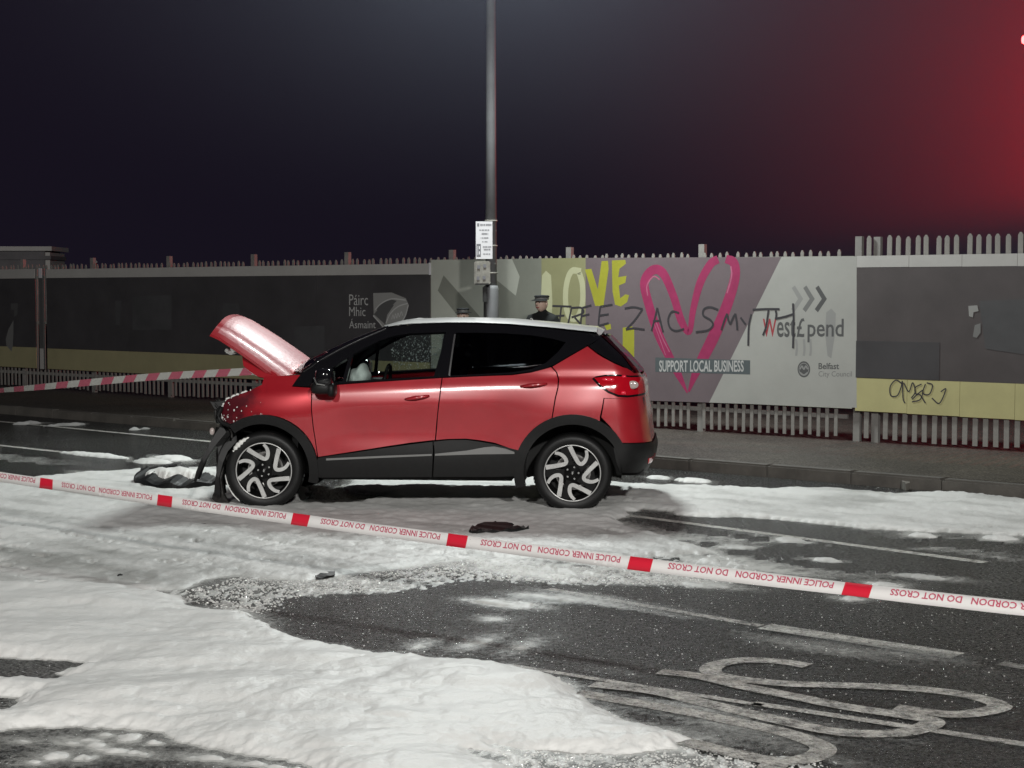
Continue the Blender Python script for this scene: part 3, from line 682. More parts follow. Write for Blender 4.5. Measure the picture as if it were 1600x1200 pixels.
def panel(name, poly, m, off=0.0, depth=0.016, gap=0.0014, holes=(), side=-1, step=0.035, parent=None, label=None, surf=None, jitter=0.0):
    """a body panel cut out of the side surface, with a folded edge"""
    P_ = surf or Ps
    poly = clean(resample(clean(inset(clean(poly), gap)), 0.03)); hs = [clean(resample(clean(h), 0.03)) for h in holes]
    pts = [Vector(p) for p in poly]; edges = [(i, (i + 1) % len(poly)) for i in range(len(poly))]
    for h in hs:
        k = len(pts); pts += [Vector(p) for p in h]; edges += [(k + i, k + (i + 1) % len(h)) for i in range(len(h))]
    bnd = list(pts)
    x0, x1 = min(p[0] for p in poly), max(p[0] for p in poly); z0, z1 = min(p[1] for p in poly), max(p[1] for p in poly)
    B = np.array([(p[0], p[1]) for p in bnd]); j = 0; z = z0 + step / 2
    while z < z1:
        x = x0 + (step / 2 if j % 2 else 0)
        while x < x1:
            if inside((x, z), poly) and not any(inside((x, z), h) for h in hs) and np.min(np.hypot(B[:, 0] - x, B[:, 1] - z)) > step * 0.45: pts.append(Vector((x, z)))
            x += step
        z += step * 0.87; j += 1
    r = delaunay_2d_cdt(pts, edges, [], 0, 1e-6)
    V, F = [tuple(v) for v in r[0]], []
    for t in r[2]:
        c = (sum(V[i][0] for i in t) / len(t), sum(V[i][1] for i in t) / len(t))
        ar = abs((V[t[1]][0] - V[t[0]][0]) * (V[t[2]][1] - V[t[0]][1]) - (V[t[2]][0] - V[t[0]][0]) * (V[t[1]][1] - V[t[0]][1]))
        if ar > 4e-6 and inside(c, poly) and not any(inside(c, h) for h in hs): F.append(tuple(t))
    Q, Nn = [], []
    for u, z in V:
        n = Pn(u, z) if surf is None else np.array([0, -1.0, 0]); Nn.append(n)
        Q.append(P_(u, z) + n * off)
    cnt = {}
    for t in F:
        for i in range(len(t)):
            e = (t[i], t[(i + 1) % len(t)]); cnt[e] = cnt.get(e, 0) + 1
    rim = [e for e in cnt if (e[1], e[0]) not in cnt]
    vs = list(Q); fs = list(F); ed = {}
    for a, b in rim:
        for i in (a, b):
            if i not in ed:
                ed[i] = len(vs); vs.append(Q[i]); vs.append(Q[i] - Nn[i] * depth)
        fs.append((ed[b], ed[a], ed[a] + 1, ed[b] + 1))
    if side > 0: vs = [np.array([v[0], -v[1], v[2]]) for v in vs]; fs = [f[::-1] for f in fs]
    o = mesh(name, vs, fs, m, parent or car, True)
    if label: o['label'] = label
    return o
def both(name, poly, m, **k):
    panel(name, poly, m, side=-1, **k); k.pop('label', None); return panel(name, poly, m, side=1, **k)

FA, RA = (411, 735), (896.5, 740)                     # wheel arch centres on the photograph
arcF = arc_px(*FA, 87, 122, 13.5); arcR = arc_px(*RA, 90, 158, 33)
fender = UV([(487, 606), (456, 604), (472, 585.5), (440, 587), (413, 588), (409, 601), (388, 611), (368, 618), (354, 624), (345, 640), (348, 655), (352, 663)] + arcF + [(494, 700), (489, 668), (486, 638)])
panel('front_wing', fender, M['soot_red'], label='sooty crumpled front wing spattered with foam')
panel('front_wing', fender, M['red'], side=1)
both('front_door', UV([(488.5, 606), (530, 601), (600, 596), (690, 590.5), (686.5, 620), (682, 660), (679.5, 687.5), (640, 692), (600, 698), (550, 706), (497, 714), (490, 668), (487, 638)]), M['red'])
both('rear_door', UV([(691.5, 590.5), (745, 588), (800, 586), (830, 582), (849, 577), (861, 573.5), (869, 582), (872, 593), (871, 606), (867, 622), (862, 654)] + arc_px(*RA, 90, 112, 158, 10) + [(773, 692), (750, 688), (728, 685.5), (700, 686), (681, 687.5), (684, 650), (688, 618)]), M['red'])
lamp_o = [(925, 592), (931, 588), (945, 585.5), (965, 585), (985, 587)]
z_l = [uv(*p) for p in lamp_o]; tail_u = lambda z: u_mid(z) - 0.44
lampz_top, lampz_bot = z_l[-1][1], uv(984, 621)[1]
lamp_poly = z_l + [(tail_u(lampz_top) + 0.16, lampz_top - 0.01), (tail_u(1.0) + 0.19, (lampz_top + lampz_bot) / 2), (tail_u(lampz_bot) + 0.10, lampz_bot + 0.02)] + UV([(980, 621), (965, 620), (950, 614), (936, 604)])
gap_top = uv(943, 622)
quarter = UV([(863, 573), (890, 557), (918, 541), (930, 551), (943, 559), (958, 567), (974, 574)]) + [(tail_u(1.13) + 0.02, 1.13), (tail_u(1.04) + 0.01, 1.04), (tail_u(0.93), 0.93)] + UV([(943, 622), (941, 635), (937.5, 651)]) + UV(arc_px(*RA, 90, 63, 112, 8)) + UV([(864, 648), (868.5, 622), (872.5, 606), (873.5, 593), (870.5, 582)])
both('rear_quarter', quarter, M['red'])
bmp = [(u_mid(0.93), 0.93)] + UV([(944.5, 622.5), (942.5, 635), (939.5, 652), (953, 666), (963, 680), (970, 692)]) + [(u_mid(0.56) - 0.5, 0.57), (u_mid(0.6), 0.60)]
both('rear_bumper', bmp, M['red'])
low = UV([(970, 692.5), (958, 700), (962, 720), (968, 738)]) + [(u_mid(0.3) - 0.35, 0.31), (u_mid(0.27), 0.27), (u_mid(0.58), 0.595), (u_mid(0.56) - 0.5, 0.565)]
both('bumper_skirt', low, M['black'], off=0.012)
both('fog_lamp', [(u_mid(0.43) - 0.62, 0.44), (u_mid(0.43) - 0.34, 0.46), (u_mid(0.41) - 0.30, 0.41), (u_mid(0.4) - 0.60, 0.395)], M['lamp_red'], off=0.018)
tg = [(tail_u(0.935) + 0.012, 0.935), (tail_u(1.04) + 0.02, 1.04), (tail_u(1.13) + 0.03, 1.135), (u_mid(1.15), 1.15), (u_mid(0.93), 0.935)]
both('tailgate', tg, M['red'])
both('tail_lamp', lamp_poly, M['gloss_black'], off=0.004, gap=0.0)
lp_in = clean(inset(clean(lamp_poly), 0.017))
lm_n = panel('lamp_lens', lp_in, M['lamp_red'], off=0.010, gap=0.0); lm_f = panel('lamp_lens', lp_in, M['lamp_red'], off=0.010, gap=0.0, side=1)
for sgn, lm in ((-1, lm_n), (1, lm_f)):
    c_ = Ps(*uv(986, 602)); n_ = Pn(*uv(986, 602)); c_ = c_ + n_ * 0.012
    v, f = ellipsoid((c_[0] + 0.006, -sgn * c_[1], c_[2] + 0.004), 0.048, 0.014, 0.034, 2.0); mesh('clear_lamp', v, f, M['lamp_clear'], lm, True)
    for px_, py_, rx_, rz_2 in ((950, 594, 0.055, 0.014), (974, 588.5, 0.020, 0.012), (973, 614, 0.024, 0.016)):
        q_ = Ps(*uv(px_, py_)) + Pn(*uv(px_, py_)) * 0.010; v, f = ellipsoid((q_[0], -sgn * q_[1], q_[2]), rx_, 0.012, rz_2, 2.2, 16, 8); mesh('reflector', v, f, M['lamp_bright'], lm, True)
both('rear_screen_glass', [(u_mid(1.155) - 0.66, 1.155), (u_mid(1.30) - 0.60, 1.30), (u_mid(1.45) - 0.55, 1.455), (u_mid(1.45), 1.46), (u_mid(1.155), 1.155)], M['privacy'], off=0.004)
both('rear_pillar_trim', UV([(919.5, 540.5), (938, 527)]) + [(u_mid(1.455) - 0.56, 1.455), (u_mid(1.30) - 0.61, 1.30), (u_mid(1.16) - 0.67, 1.16)] + UV([(975, 573), (959, 566), (944, 558), (931, 550)]), M['gloss_black'], off=0.002)

# window band with its openings
band = UV([(456.5, 603.5), (464, 592), (472, 582), (500, 563), (530, 546.5), (560, 531.5), (600, 514.5), (620, 510), (645, 508), (700, 506.3), (745, 506.6), (800, 508.8), (870, 515), (920, 520.8), (941, 524), (918, 540), (890, 556), (862, 572.5), (846, 577.5), (830, 581), (800, 585), (745, 587.5), (690, 590), (600, 595.5), (530, 600.5), (487.5, 605)])
q_glass = UV([(499, 590), (522, 573), (545, 559), (540, 577), (535, 595.5), (503, 598)])
f_glass = UV([(552, 554), (572, 543), (592, 533), (615, 525), (640, 521), (697, 519), (688, 553), (678, 588), (610, 592), (541, 596)])
r_glass = UV([(713, 520), (750, 520), (790, 521), (830, 524), (862, 529), (884, 535), (872, 550), (853, 567), (830, 577), (800, 582), (704, 587), (708, 553)])
both('window_frame', band, M['gloss_black'], off=0.003, holes=(q_glass, f_glass, r_glass), depth=0.03)
for sd in (-1, 1):
    panel('quarter_glass', q_glass, M['glass'], off=-0.006, side=sd, gap=-0.003, depth=0.002)
    panel('front_door_glass', f_glass, M['glass'], off=-0.006, side=sd, gap=-0.003, depth=0.002)
    panel('rear_door_glass', r_glass, M['privacy'], off=-0.004, side=sd, gap=-0.003, depth=0.002)
for x in ((695, 523, 684.5, 587), (711, 523, 702, 587)):
    both('pillar_trim', UV([(x[0] - 1.2, x[1]), (x[0] + 1.2, x[1]), (x[2] + 1.2, x[3]), (x[2] - 1.2, x[3])]), M['chrome'] if x[0] > 700 else M['gloss_black'], off=0.008, gap=0.0, depth=0.006)

# cladding
def ring(cx, cz, r0, r1, a0, a1, n=30):
    A = [rad(a0 + (a1 - a0) * i / n) for i in range(n + 1)]
    return [(cx + r1 * math.cos(a), cz + r1 * math.sin(a)) for a in A] + [(cx + r0 * math.cos(a), cz + r0 * math.sin(a)) for a in reversed(A)]
fz, rz_ = 0.335, 0.335
both('arch_cladding', ring(0.0, fz, 0.392, 0.472, -14, 128), M['black'], off=0.014, depth=0.05)
both('arch_cladding', ring(WB, rz_, 0.405, 0.490, 2, 196), M['black'], off=0.014, depth=0.05)
sill = UV([(497, 715), (550, 707.5), (600, 700), (640, 694.5), (676, 690), (677, 706), (675, 745), (600, 746), (500, 746), (487, 744)])
both('door_cladding', sill, M['black'], off=0.008)
sill2 = UV([(678, 690), (700, 687.5), (728, 687), (750, 690), (773, 694), (813, 704), (807, 722), (806, 744), (770, 745), (677, 745), (679, 706)])
both('door_cladding', sill2, M['black'], off=0.008)
both('door_strip', UV([(510, 716), (600, 712), (675, 709.2), (675, 712), (600, 715), (510, 719)]), M['strip'], off=0.016, gap=0.0, depth=0.01)
both('door_strip', UV([(680, 709), (730, 704), (757, 699), (772, 697.5), (790, 701), (804, 706), (804, 709), (740, 710), (680, 712)]), M['strip'], off=0.016, gap=0.0, depth=0.01)
sk = UV([(487, 738), (600, 741), (700, 741), (806, 741), (830, 742)])
mb = MB(); mb.box((1.28, 0, 0.285), 1.62, 1.44, 0.08); mb.build('underbody', M['dark'], car)
for sg in (-1, 1): MB().box((1.32, sg * 0.72, 0.62), 1.66, 0.06, 0.70).build('inner_sill', M['dark'], car)
mb = MB(); mb.box((2.95, 0, 0.62), 0.5, 1.25, 0.66).box((2.62, -0.45, 0.9), 0.9, 0.3, 0.2).box((2.62, 0.45, 0.9), 0.9, 0.3, 0.2).box((3.08, 0, 0.55), 0.16, 1.15, 0.5); mb.build('boot_floor', M['dark'], car)
def liner(cx, sgn):
    vs, fs = [], []; n = 24
    for i in range(n + 1):
        a = rad(-12 + 204 * i / n)
        for y in (0.84, 0.50): vs.append((cx + 0.41 * math.cos(a), sgn * y, 0.335 + 0.41 * math.sin(a)))
        if i: fs.append((2 * i - 2, 2 * i - 1, 2 * i + 1, 2 * i))
    k = len(vs); vs.append((cx, sgn * 0.50, 0.335)); fs += [(k, 2 * i + 1, 2 * i + 3) for i in range(n)]
    mesh('wheel_liner', vs, fs, M['dark'], car)
for cx in (0, WB):
    for sg in (-1, 1): liner(cx, sg)

# roof, windscreen, spoiler, aerial
e_ = UV([(606, 511.2), (620, 508.2), (645, 506.0), (700, 504.3), (745, 504.5), (800, 506.8), (870, 513), (905, 516.8), (924, 519.2)])
ex = np.array([p[0] for p in e_]); ez = np.array([p[1] for p in e_])
def roof_pt(x, t, lift=0.0):
    z = float(np.interp(x, ex, ez)); w = halfw(x, z) + 0.004; cz = 0.034 if x > ex[0] + 0.2 else 0.030 + 0.05 * (x - ex[0])
    return np.array([x, t * w, z + cz * (1 - abs(t) ** 2.4) + lift + 0.004])
nx, ny = 44, 36; vs, fs = [], []
for i in range(nx + 1):
    for j in range(ny + 1):
        t = -1 + 2 * j / ny; a = i / nx; x = ex[0] - 0.10 * (1 - t * t) * (1 - a) + (ex[-1] + 0.02 - ex[0]) * a
        vs.append(roof_pt(x, t) if x >= ex[0] else roof_pt(ex[0], t) + np.array([x - ex[0], 0, -0.28 * (ex[0] - x)]))
        if i and j: k = i * (ny + 1) + j; fs.append((k - ny - 2, k - 1, k, k - ny - 1))
roof = mesh('roof', vs, fs, M['white_roof'], car, True)
sp = MB(); vs, fs = [], []
for i in range(9):
    a = i / 8
    for j in range(25):
        t = -1 + 2 * j / 24; x = ex[-1] + 0.012 + (0.065 - 0.03 * t * t) * a; b_ = roof_pt(ex[-1], t); w = 0.97 - 0.05 * a
        vs.append((x, b_[1] * w, b_[2] - 0.028 * a - 0.010 * a * abs(t)))
for j in range(25):
    t = -1 + 2 * j / 24; b_ = roof_pt(ex[-1], t); vs.append((ex[-1] + 0.060 - 0.03 * t * t, b_[1] * 0.90, b_[2] - 0.060))
for j in range(25):
    t = -1 + 2 * j / 24; b_ = roof_pt(ex[-1], t); vs.append((ex[-1] - 0.06, b_[1] * 0.93, b_[2] - 0.10))
for i in range(8):
    for j in range(24): fs.append((i * 25 + j, (i + 1) * 25 + j, (i + 1) * 25 + j + 1, i * 25 + j + 1))
spl = mesh('spoiler', vs, fs, M['white_roof'], car, True)
fs = [(i * 25 + j, (i + 1) * 25 + j, (i + 1) * 25 + j + 1, i * 25 + j + 1) for i in (8, 9) for j in range(24)]
mesh('spoiler_underside', vs, fs, M['gloss_black'], car)
pil = UV([(472, 582), (500, 563), (530, 546.5), (560, 532), (600, 515), (606, 513)]); vs, fs = [], []
for i, (u, z) in enumerate(pil):
    a = i / (len(pil) - 1)
    for j in range(21):
        t = -1 + 2 * j / 20; w = halfw(u, z) - 0.004; g = 1 - t * t
        vs.append((u - g * (0.22 * (1 - a) + 0.10 * a), t * w, z + g * (0.0 * (1 - a) + 0.004 * a)))
        if i and j: k = i * 21 + j; fs.append((k - 22, k - 1, k, k - 21))
mesh('windscreen', vs, fs, M['screen'], car, True)
for sg in (-1, 1):
    MB().tube([(u + 0.006, sg * (halfw(u, z) - 0.012), z + 0.004) for u, z in pil], 0.021, 8).build('pillar', M['gloss_black'], car, True)
MB().box((0.22, 0, 1.02), 0.22, 1.34, 0.06).build('scuttle_panel', M['black'], car)
MB().tube([(0.17, -0.5, 1.115), (0.10, 0.0, 1.125), (0.14, 0.35, 1.12)], 0.010, 6).build('wiper', M['black'], car)

# mirrors, door handles
for sg in (-1, 1):
    cM = Ps(*uv(513, 597)); root = (cM[0] + 0.0, sg * 0.955, cM[2])
    mz = MB()
    v, f = ellipsoid((root[0] + 0.0, root[1], root[2] + 0.045), 0.078, 0.115, 0.080, 3.4); o = mesh('mirror', v, f, M['gloss_black'], car, True)
    v, f = ellipsoid((root[0] - 0.022, root[1] + sg * 0.012, root[2] - 0.040), 0.096, 0.10, 0.055, 3.0); mesh('mirror_base', v, f, M['black'], o, True)
    v, f = ellipsoid((root[0] + 0.06, root[1] + sg * 0.01, root[2] - 0.055), 0.035, 0.09, 0.06, 3.0); mesh('mirror_foot', v, f, M['black'], o, True)
    MB().tube([(root[0] - 0.075, root[1] + sg * 0.104, root[2] + 0.05), (root[0] - 0.05, root[1] + sg * 0.117, root[2] + 0.0), (root[0] + 0.02, root[1] + sg * 0.118, root[2] - 0.01)], 0.008, 6).build('mirror_trim', M['chrome'], o)
    MB().tube([(root[0] - 0.02, sg * 0.80, root[2]), (root[0] - 0.02, sg * 0.92, root[2] - 0.02)], 0.035, 8).build('mirror_arm', M['black'], o)
    for (x0, y0, x1, y1) in ((633, 624.5, 671, 619), (813, 604.5, 855, 600)):
        a, b = uv(x0, y0), uv(x1, y1); c = ((a[0] + b[0]) / 2, (a[1] + b[1]) / 2); p = Ps(*c); ln = (b[0] - a[0])
        v, f = ellipsoid((p[0] + 0.01, -sg * p[1] + sg * 0.002 if False else sg * (abs(p[1]) - 0.004), p[2] - 0.008), ln * 0.42, 0.006, 0.028, 2.2); mesh('handle_cup', v, f, M['dark'] if False else M['red'], car, True)
        pts = [(a[0] + (b[0] - a[0]) * q, sg * (abs(p[1]) + 0.008 + 0.030 * math.sin(math.pi * q)), a[1] + (b[1] - a[1]) * q + 0.004) for q in (0, 0.15, 0.4, 0.7, 0.9, 1)]
        MB().tube(pts, [0.008, 0.013, 0.015, 0.014, 0.012, 0.007], 10).build('door_handle', M['red'], car, True)

# wheels
def wheel(cx, sg, a_off, steer=0.0, name='wheel'):
    w = bpy.data.objects.new(name, None); COL.objects.link(w); w.parent = car; w.empty_display_size = 0.1
    w.location = (cx, sg * 0.775, WR + 0.003); w.rotation_euler = (0, 0, steer + (math.pi if sg > 0 else 0))
    # outer face towards -y
    prof = [(0.236, 0.09), (0.252, 0.098), (0.285, 0.103), (0.312, 0.092), (0.326, 0.070), (0.329, 0.04), (0.329, -0.04), (0.326, -0.07), (0.312, -0.092), (0.27, -0.10), (0.236, -0.09), (0.215, -0.06), (0.212, 0.06), (0.222, 0.085)]
    v, f = lathe([(r, -h) for r, h in prof], 72); mesh('tyre', v, f, M['rubber'], w, True)
    vs, fs = [], []
    for i in range(72):
        a = 2 * math.pi * i / 72
        for dy in (-0.055, -0.012, 0.030):
            k = len(vs)
            for (q, yy) in ((-0.009, dy - 0.017), (0.009, dy - 0.014), (0.012, dy + 0.017), (-0.006, dy + 0.014)):
                vs.append((0.3315 * math.cos(a + q / 0.33), yy, 0.3315 * math.sin(a + q / 0.33)))
            fs.append((k, k + 1, k + 2, k + 3))
    t_ = mesh('tread', vs, fs, M['rubber'], w); t_['kind'] = 'stuff'
    v, f = lathe([(0.228, -0.088), (0.238, -0.094), (0.2375, -0.100), (0.230, -0.101), (0.2285, -0.096)], 72); mesh('rim', v, f, M['alloy'], w, True)
    v, f = lathe([(0.2288, -0.095), (0.222, -0.088), (0.214, -0.070), (0.205, 0.05)], 72); mesh('rim_well', v, f, M['rim_black'], w, True)
    v, f = lathe([(0.212, 0.05), (0.06, 0.06), (0.0, 0.06)], 48); mesh('barrel', v, f, M['dark'], w)
    v, f = lathe([(0.15, 0.0), (0.15, 0.012), (0.06, 0.012), (0.06, 0.0), (0.15, 0.0)], 40); mesh('brake_disc', v, f, M['disc'], w, True)
    hub = MB(); v, f = lathe([(0.0, -0.093), (0.026, -0.093), (0.030, -0.088), (0.085, -0.080), (0.095, -0.066), (0.095, -0.02)], 40); hub.add(v, f); hub.build('hub', M['rim_black'], w, True)
    v, f = lathe([(0.0, -0.099), (0.020, -0.0985), (0.024, -0.094)], 24); mesh('hub_cap', v, f, M['rim_black'], w, True)
    em = MB(); em.add([(0, -0.1, 0.014), (0.008, -0.1, 0), (0, -0.1, -0.014), (-0.008, -0.1, 0)], [(0, 1, 2, 3)]); em.build('badge', M['chrome'], w)
    for k in range(5):
        th = rad(a_off + 72 * k)                                   # photograph angle, x right, z up
        def pol(r, d): return np.array([r * math.cos(th + rad(d)), r * math.sin(th + rad(d))])
        # black web behind, silver loop in front
        web = [pol(0.06, -36), pol(0.10, -14), pol(0.225, 4), pol(0.225, -6), pol(0.11, -24)]
        def bar(pts, w_, y0, y1, nm, m):
            v2, f2 = stroke(pts, w_, 7); n = len(v2); e = [v * 1.0 for v in v2]
            vs = [(p[0], y0, p[1]) for p in v2] + [(p[0], y1, p[1]) for p in v2]; fs = [tuple(f) for f in f2] + [tuple(i + n for i in f[::-1]) for f in f2]
            L = n // 2
            for i in range(L - 1):
                fs.append((2 * i, 2 * i + 2, 2 * i + 2 + n, 2 * i + n)); fs.append((2 * i + 1, 2 * i + 1 + n, 2 * i + 3 + n, 2 * i + 3))
            return mesh(nm, vs, fs, m, w)
        bar([pol(0.226, 43), pol(0.17, 36), pol(0.118, 20), pol(0.100, 4), pol(0.112, -8), pol(0.15, -8), pol(0.19, -2), pol(0.222, 6)], [0.038, 0.036, 0.034, 0.032, 0.032, 0.031, 0.028, 0.024], -0.096, -0.080, 'spoke_face', M['alloy'])
        bar([pol(0.07, 62), pol(0.14, 56), pol(0.222, 55)], [0.085, 0.055, 0.075], -0.084, -0.05, 'spoke', M['rim_black'])
        v, f = lathe([(0.0, -0.086), (0.008, -0.086), (0.009, -0.078)], 10); b_ = pol(0.05, 20)
        mesh('wheel_nut', [(x + b_[0], y, z + b_[1]) for x, y, z in v], f, M['chrome'], w)
    return w
wheel(0.0, -1, 12, rad(4)); wheel(WB, -1, 53); wheel(0.0, 1, 30, rad(4)); wheel(WB, 1, 10)

# bonnet, hinged at the windscreen and thrown up
hA = Ps(*uv(466, 580)); hB = np.array([to_px(0, 0, 0)[0], 0, 0])
ang_b = rad(33.5)
hx0, hz0 = 0.31, 1.145; LB = 0.91
bu = np.array([-math.cos(ang_b), 0, math.sin(ang_b)]); bn = np.array([math.sin(ang_b), 0, math.cos(ang_b)])
def bonnet_pt(a, t, lift=0.0):
    wv = 0.70 - 0.06 * a ** 3
    drop = 0.17 * abs(t) ** 3.0 * (1 - 0.10 * a) + 0.018 * max(0, a - 0.86) ** 1.5 / 0.06
    crease = 0.010 * math.exp(-((abs(t) - 0.80) / 0.035) ** 2)
    curl = 0.014 * math.sin(math.pi * a)
    q = np.array([hx0, 0, hz0]) + bu * (LB * a * (1 - 0.06 * t * t)) + bn * (curl - drop - crease + lift); q[1] = t * wv; return q
vs, fs = [], []; na, nt_ = 40, 60
for i in range(na + 1):
    for j in range(nt_ + 1):
        vs.append(bonnet_pt(i / na, -1 + 2 * j / nt_))
        if i and j: k = i * (nt_ + 1) + j; fs.append((k - nt_ - 2, k - 1, k, k - nt_ - 1))
n0 = len(vs)
for i in range(na + 1):
    for j in range(nt_ + 1): vs.append(bonnet_pt(i / na, (-1 + 2 * j / nt_) * 0.985, -0.03))
fs2 = [tuple(q + n0 for q in f[::-1]) for f in fs]
idx = lambda i, j: i * (nt_ + 1) + j
edge = [idx(i, 0) for i in range(na + 1)] + [idx(na, j) for j in range(1, nt_ + 1)] + [idx(i, nt_) for i in range(na - 1, -1, -1)] + [idx(0, j) for j in range(nt_ - 1, 0, -1)]
fs3 = [(edge[i], edge[(i + 1) % len(edge)], edge[(i + 1) % len(edge)] + n0, edge[i] + n0) for i in range(len(edge))]
film_sheen_m = mat('foam_film_and_painted_sheen', (0.36, 0.115, 0.125), 0.5, 0.0, coat=0.25, color2=(0.34, 0.04, 0.055), nscale=5, bump=0.15, bscale=30)  # foam film, with the lamp's sheen on the bonnet painted into the colour
bon = mesh('bonnet', vs[:n0], fs, [M['red'], film_sheen_m], car, True)
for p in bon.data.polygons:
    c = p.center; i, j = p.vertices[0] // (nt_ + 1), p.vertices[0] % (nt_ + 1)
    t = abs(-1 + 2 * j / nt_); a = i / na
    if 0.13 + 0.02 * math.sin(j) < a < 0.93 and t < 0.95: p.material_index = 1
mesh('bonnet_liner', vs, fs2 + fs3, M['red'], bon)
fl = UV([(376, 565), (380, 569), (390, 577), (400, 583), (412, 585.5), (434, 586.5), (428, 578), (410, 568), (390, 556), (374, 546)])
panel('bonnet_flange', fl, M['red'], off=-0.075, gap=0.0, parent=bon)
MB().tube([bonnet_pt(0.14, -0.93, 0.004), (hx0 - 0.02, -0.66, hz0 - 0.02), (hx0 + 0.05, -0.66, hz0 - 0.06)], 0.016, 8).build('bonnet_hinge', M['engine'], car)
MB().tube([bonnet_pt(0.10, 0.93, -0.004), (hx0 - 0.02, 0.66, hz0 - 0.02), (hx0 + 0.05, 0.66, hz0 - 0.06)], 0.016, 8).build('bonnet_hinge', M['engine'], car)

# engine bay and what is left of the nose
rnd = random.Random(5)
mb = MB(); mb.box((-0.02, 0, 0.62), 0.5, 0.72, 0.42).box((0.0, 0.1, 0.86), 0.42, 0.5, 0.10).box((-0.30, -0.2, 0.72), 0.16, 0.3, 0.3); mb.build('engine', M['engine'], car)
mb = MB(); mb.box((-0.05, 0.48, 0.8), 0.24, 0.18, 0.2); mb.build('battery', M['black'], car)
mb = MB(); mb.box((-0.36, 0, 0.42), 0.06, 1.05, 0.10).box((-0.34, -0.55, 0.60), 0.10, 0.06, 0.44).box((-0.34, 0.55, 0.60), 0.10, 0.06, 0.44).box((-0.33, 0, 0.83), 0.06, 1.15, 0.05); mb.build('front_frame', M['engine'], car)
mb = MB(); mb.box((-0.30, 0, 0.62), 0.03, 0.95, 0.36); mb.build('radiator', M['engine'], car)
for k in range(12):
    y = rnd.uniform(-0.6, 0.5); x = rnd.uniform(-0.30, 0.1); z = rnd.uniform(0.55, 0.85)
    pts = [(max(-0.36, x + rnd.uniform(-0.1, 0.1) * q), y + rnd.uniform(-0.15, 0.15) * q, min(1.0, z + rnd.uniform(-0.10, 0.08) * q)) for q in range(4)]
    MB().tube(catmull(pts, 5), 0.012 + 0.01 * rnd.random(), 7).build('hose', M['black'], car, True)
mb = MB(); mb.box((0.25, 0, 0.72), 0.05, 1.5, 0.75); mb.build('bulkhead', M['dark'], car)
# torn liner and trim hanging in front of the wheel
yv = -0.80
def C3(px, py, y):
    """car-frame point at lateral y seen at a pixel"""
    o = np.array([0, 0, EYE]); r = ray(px, py); w = CAR0 + CY * y; t = float(np.dot(w - o, CY) / np.dot(r, CY)); p = o + t * r - CAR0
    return np.array([np.dot(p, CX), np.dot(p, CY), p[2]])
def sheet_part(name, pxs, y, m, th=0.02, bend=0.06):
    pts = [C3(*p, y) for p in pxs]; n = len(pts); vs = [p + np.array([0, bend * math.sin(i * 1.7), 0]) for i, p in enumerate(pts)]
    vv = [Vector((p[0], p[2])) for p in pts]; r = delaunay_2d_cdt(vv, [(i, (i + 1) % n) for i in range(n)], [], 1, 1e-6)
    V = [(v[0], y + bend * math.sin(6 * v[0] + 4 * v[1]), v[1]) for v in r[0]]; F = [tuple(f) for f in r[2]]; k = len(V)
    V2 = V + [(a, b + th, c) for a, b, c in V]; cnt = {}
    for t in F:
        for i in range(len(t)): cnt[(t[i], t[(i + 1) % len(t)])] = 1
    rim = [e for e in cnt if (e[1], e[0]) not in cnt]
    return mesh(name, V2, F + [tuple(i + k for i in f[::-1]) for f in F] + [(b, a, a + k, b + k) for a, b in rim], m, car)
sheet_part('torn_liner', [(346, 660), (354, 665), (366, 668), (368, 690), (356, 705), (350, 722), (345, 745), (347, 775), (337, 768), (340, 742), (343, 716), (340, 690), (338, 672)], -0.78, M['black'], 0.03)
sheet_part('torn_liner', [(345, 664), (352, 676), (340, 692), (330, 708), (322, 722), (314, 738), (308, 752), (304, 752), (309, 736), (318, 715), (328, 694), (336, 678)], -0.84, M['black'], 0.02)
sheet_part('torn_bracket', [(352, 728), (348, 748), (352, 772), (362, 788), (340, 785), (332, 778), (340, 760), (346, 742)], -0.72, M['engine'], 0.05)
rn2 = random.Random(9)
for q in range(16):
    px, py = rn2.uniform(336, 366), rn2.uniform(622, 720); y_ = rn2.uniform(-0.80, -0.45); a = C3(px, py, y_)
    pts = [a]
    for _ in range(3): pts.append(pts[-1] + np.array([rn2.uniform(-0.05, 0.05), rn2.uniform(-0.03, 0.05), rn2.uniform(-0.10, 0.015)]))
    MB().tube(catmull(pts, 4), rn2.uniform(0.004, 0.013), 6).build('wire' if q % 2 else 'hose', M['black'] if q % 3 else M['engine'], car, True)
for q in range(7):
    a = C3(rn2.uniform(340, 362), rn2.uniform(628, 700), rn2.uniform(-0.78, -0.5)); nn = [a + np.array([rn2.uniform(-0.07, 0.07), rn2.uniform(-0.05, 0.05), rn2.uniform(-0.09, 0.07)]) for _ in range(4)]
    mesh('crumpled_piece', nn, [(0, 1, 2), (0, 2, 3), (0, 3, 1), (1, 3, 2)], M['engine'] if q % 2 else M['black'], car)
MB().tube([C3(340, 668, -0.80), C3(333, 690, -0.84), C3(322, 716, -0.85), C3(310, 748, -0.84)], 0.014, 8).build('trim_strip', M['black'], car, True)
MB().tube([C3(349, 650, -0.70), C3(344, 690, -0.70), C3(346, 730, -0.66), C3(350, 770, -0.62)], 0.022, 8).build('hose', M['black'], car, True)
c_ = C3(331.5, 674, -0.78); v, f = ellipsoid(c_, 0.022, 0.02, 0.032, 2.2); mesh('side_repeater', v, f, M['lamp_clear'], car, True)

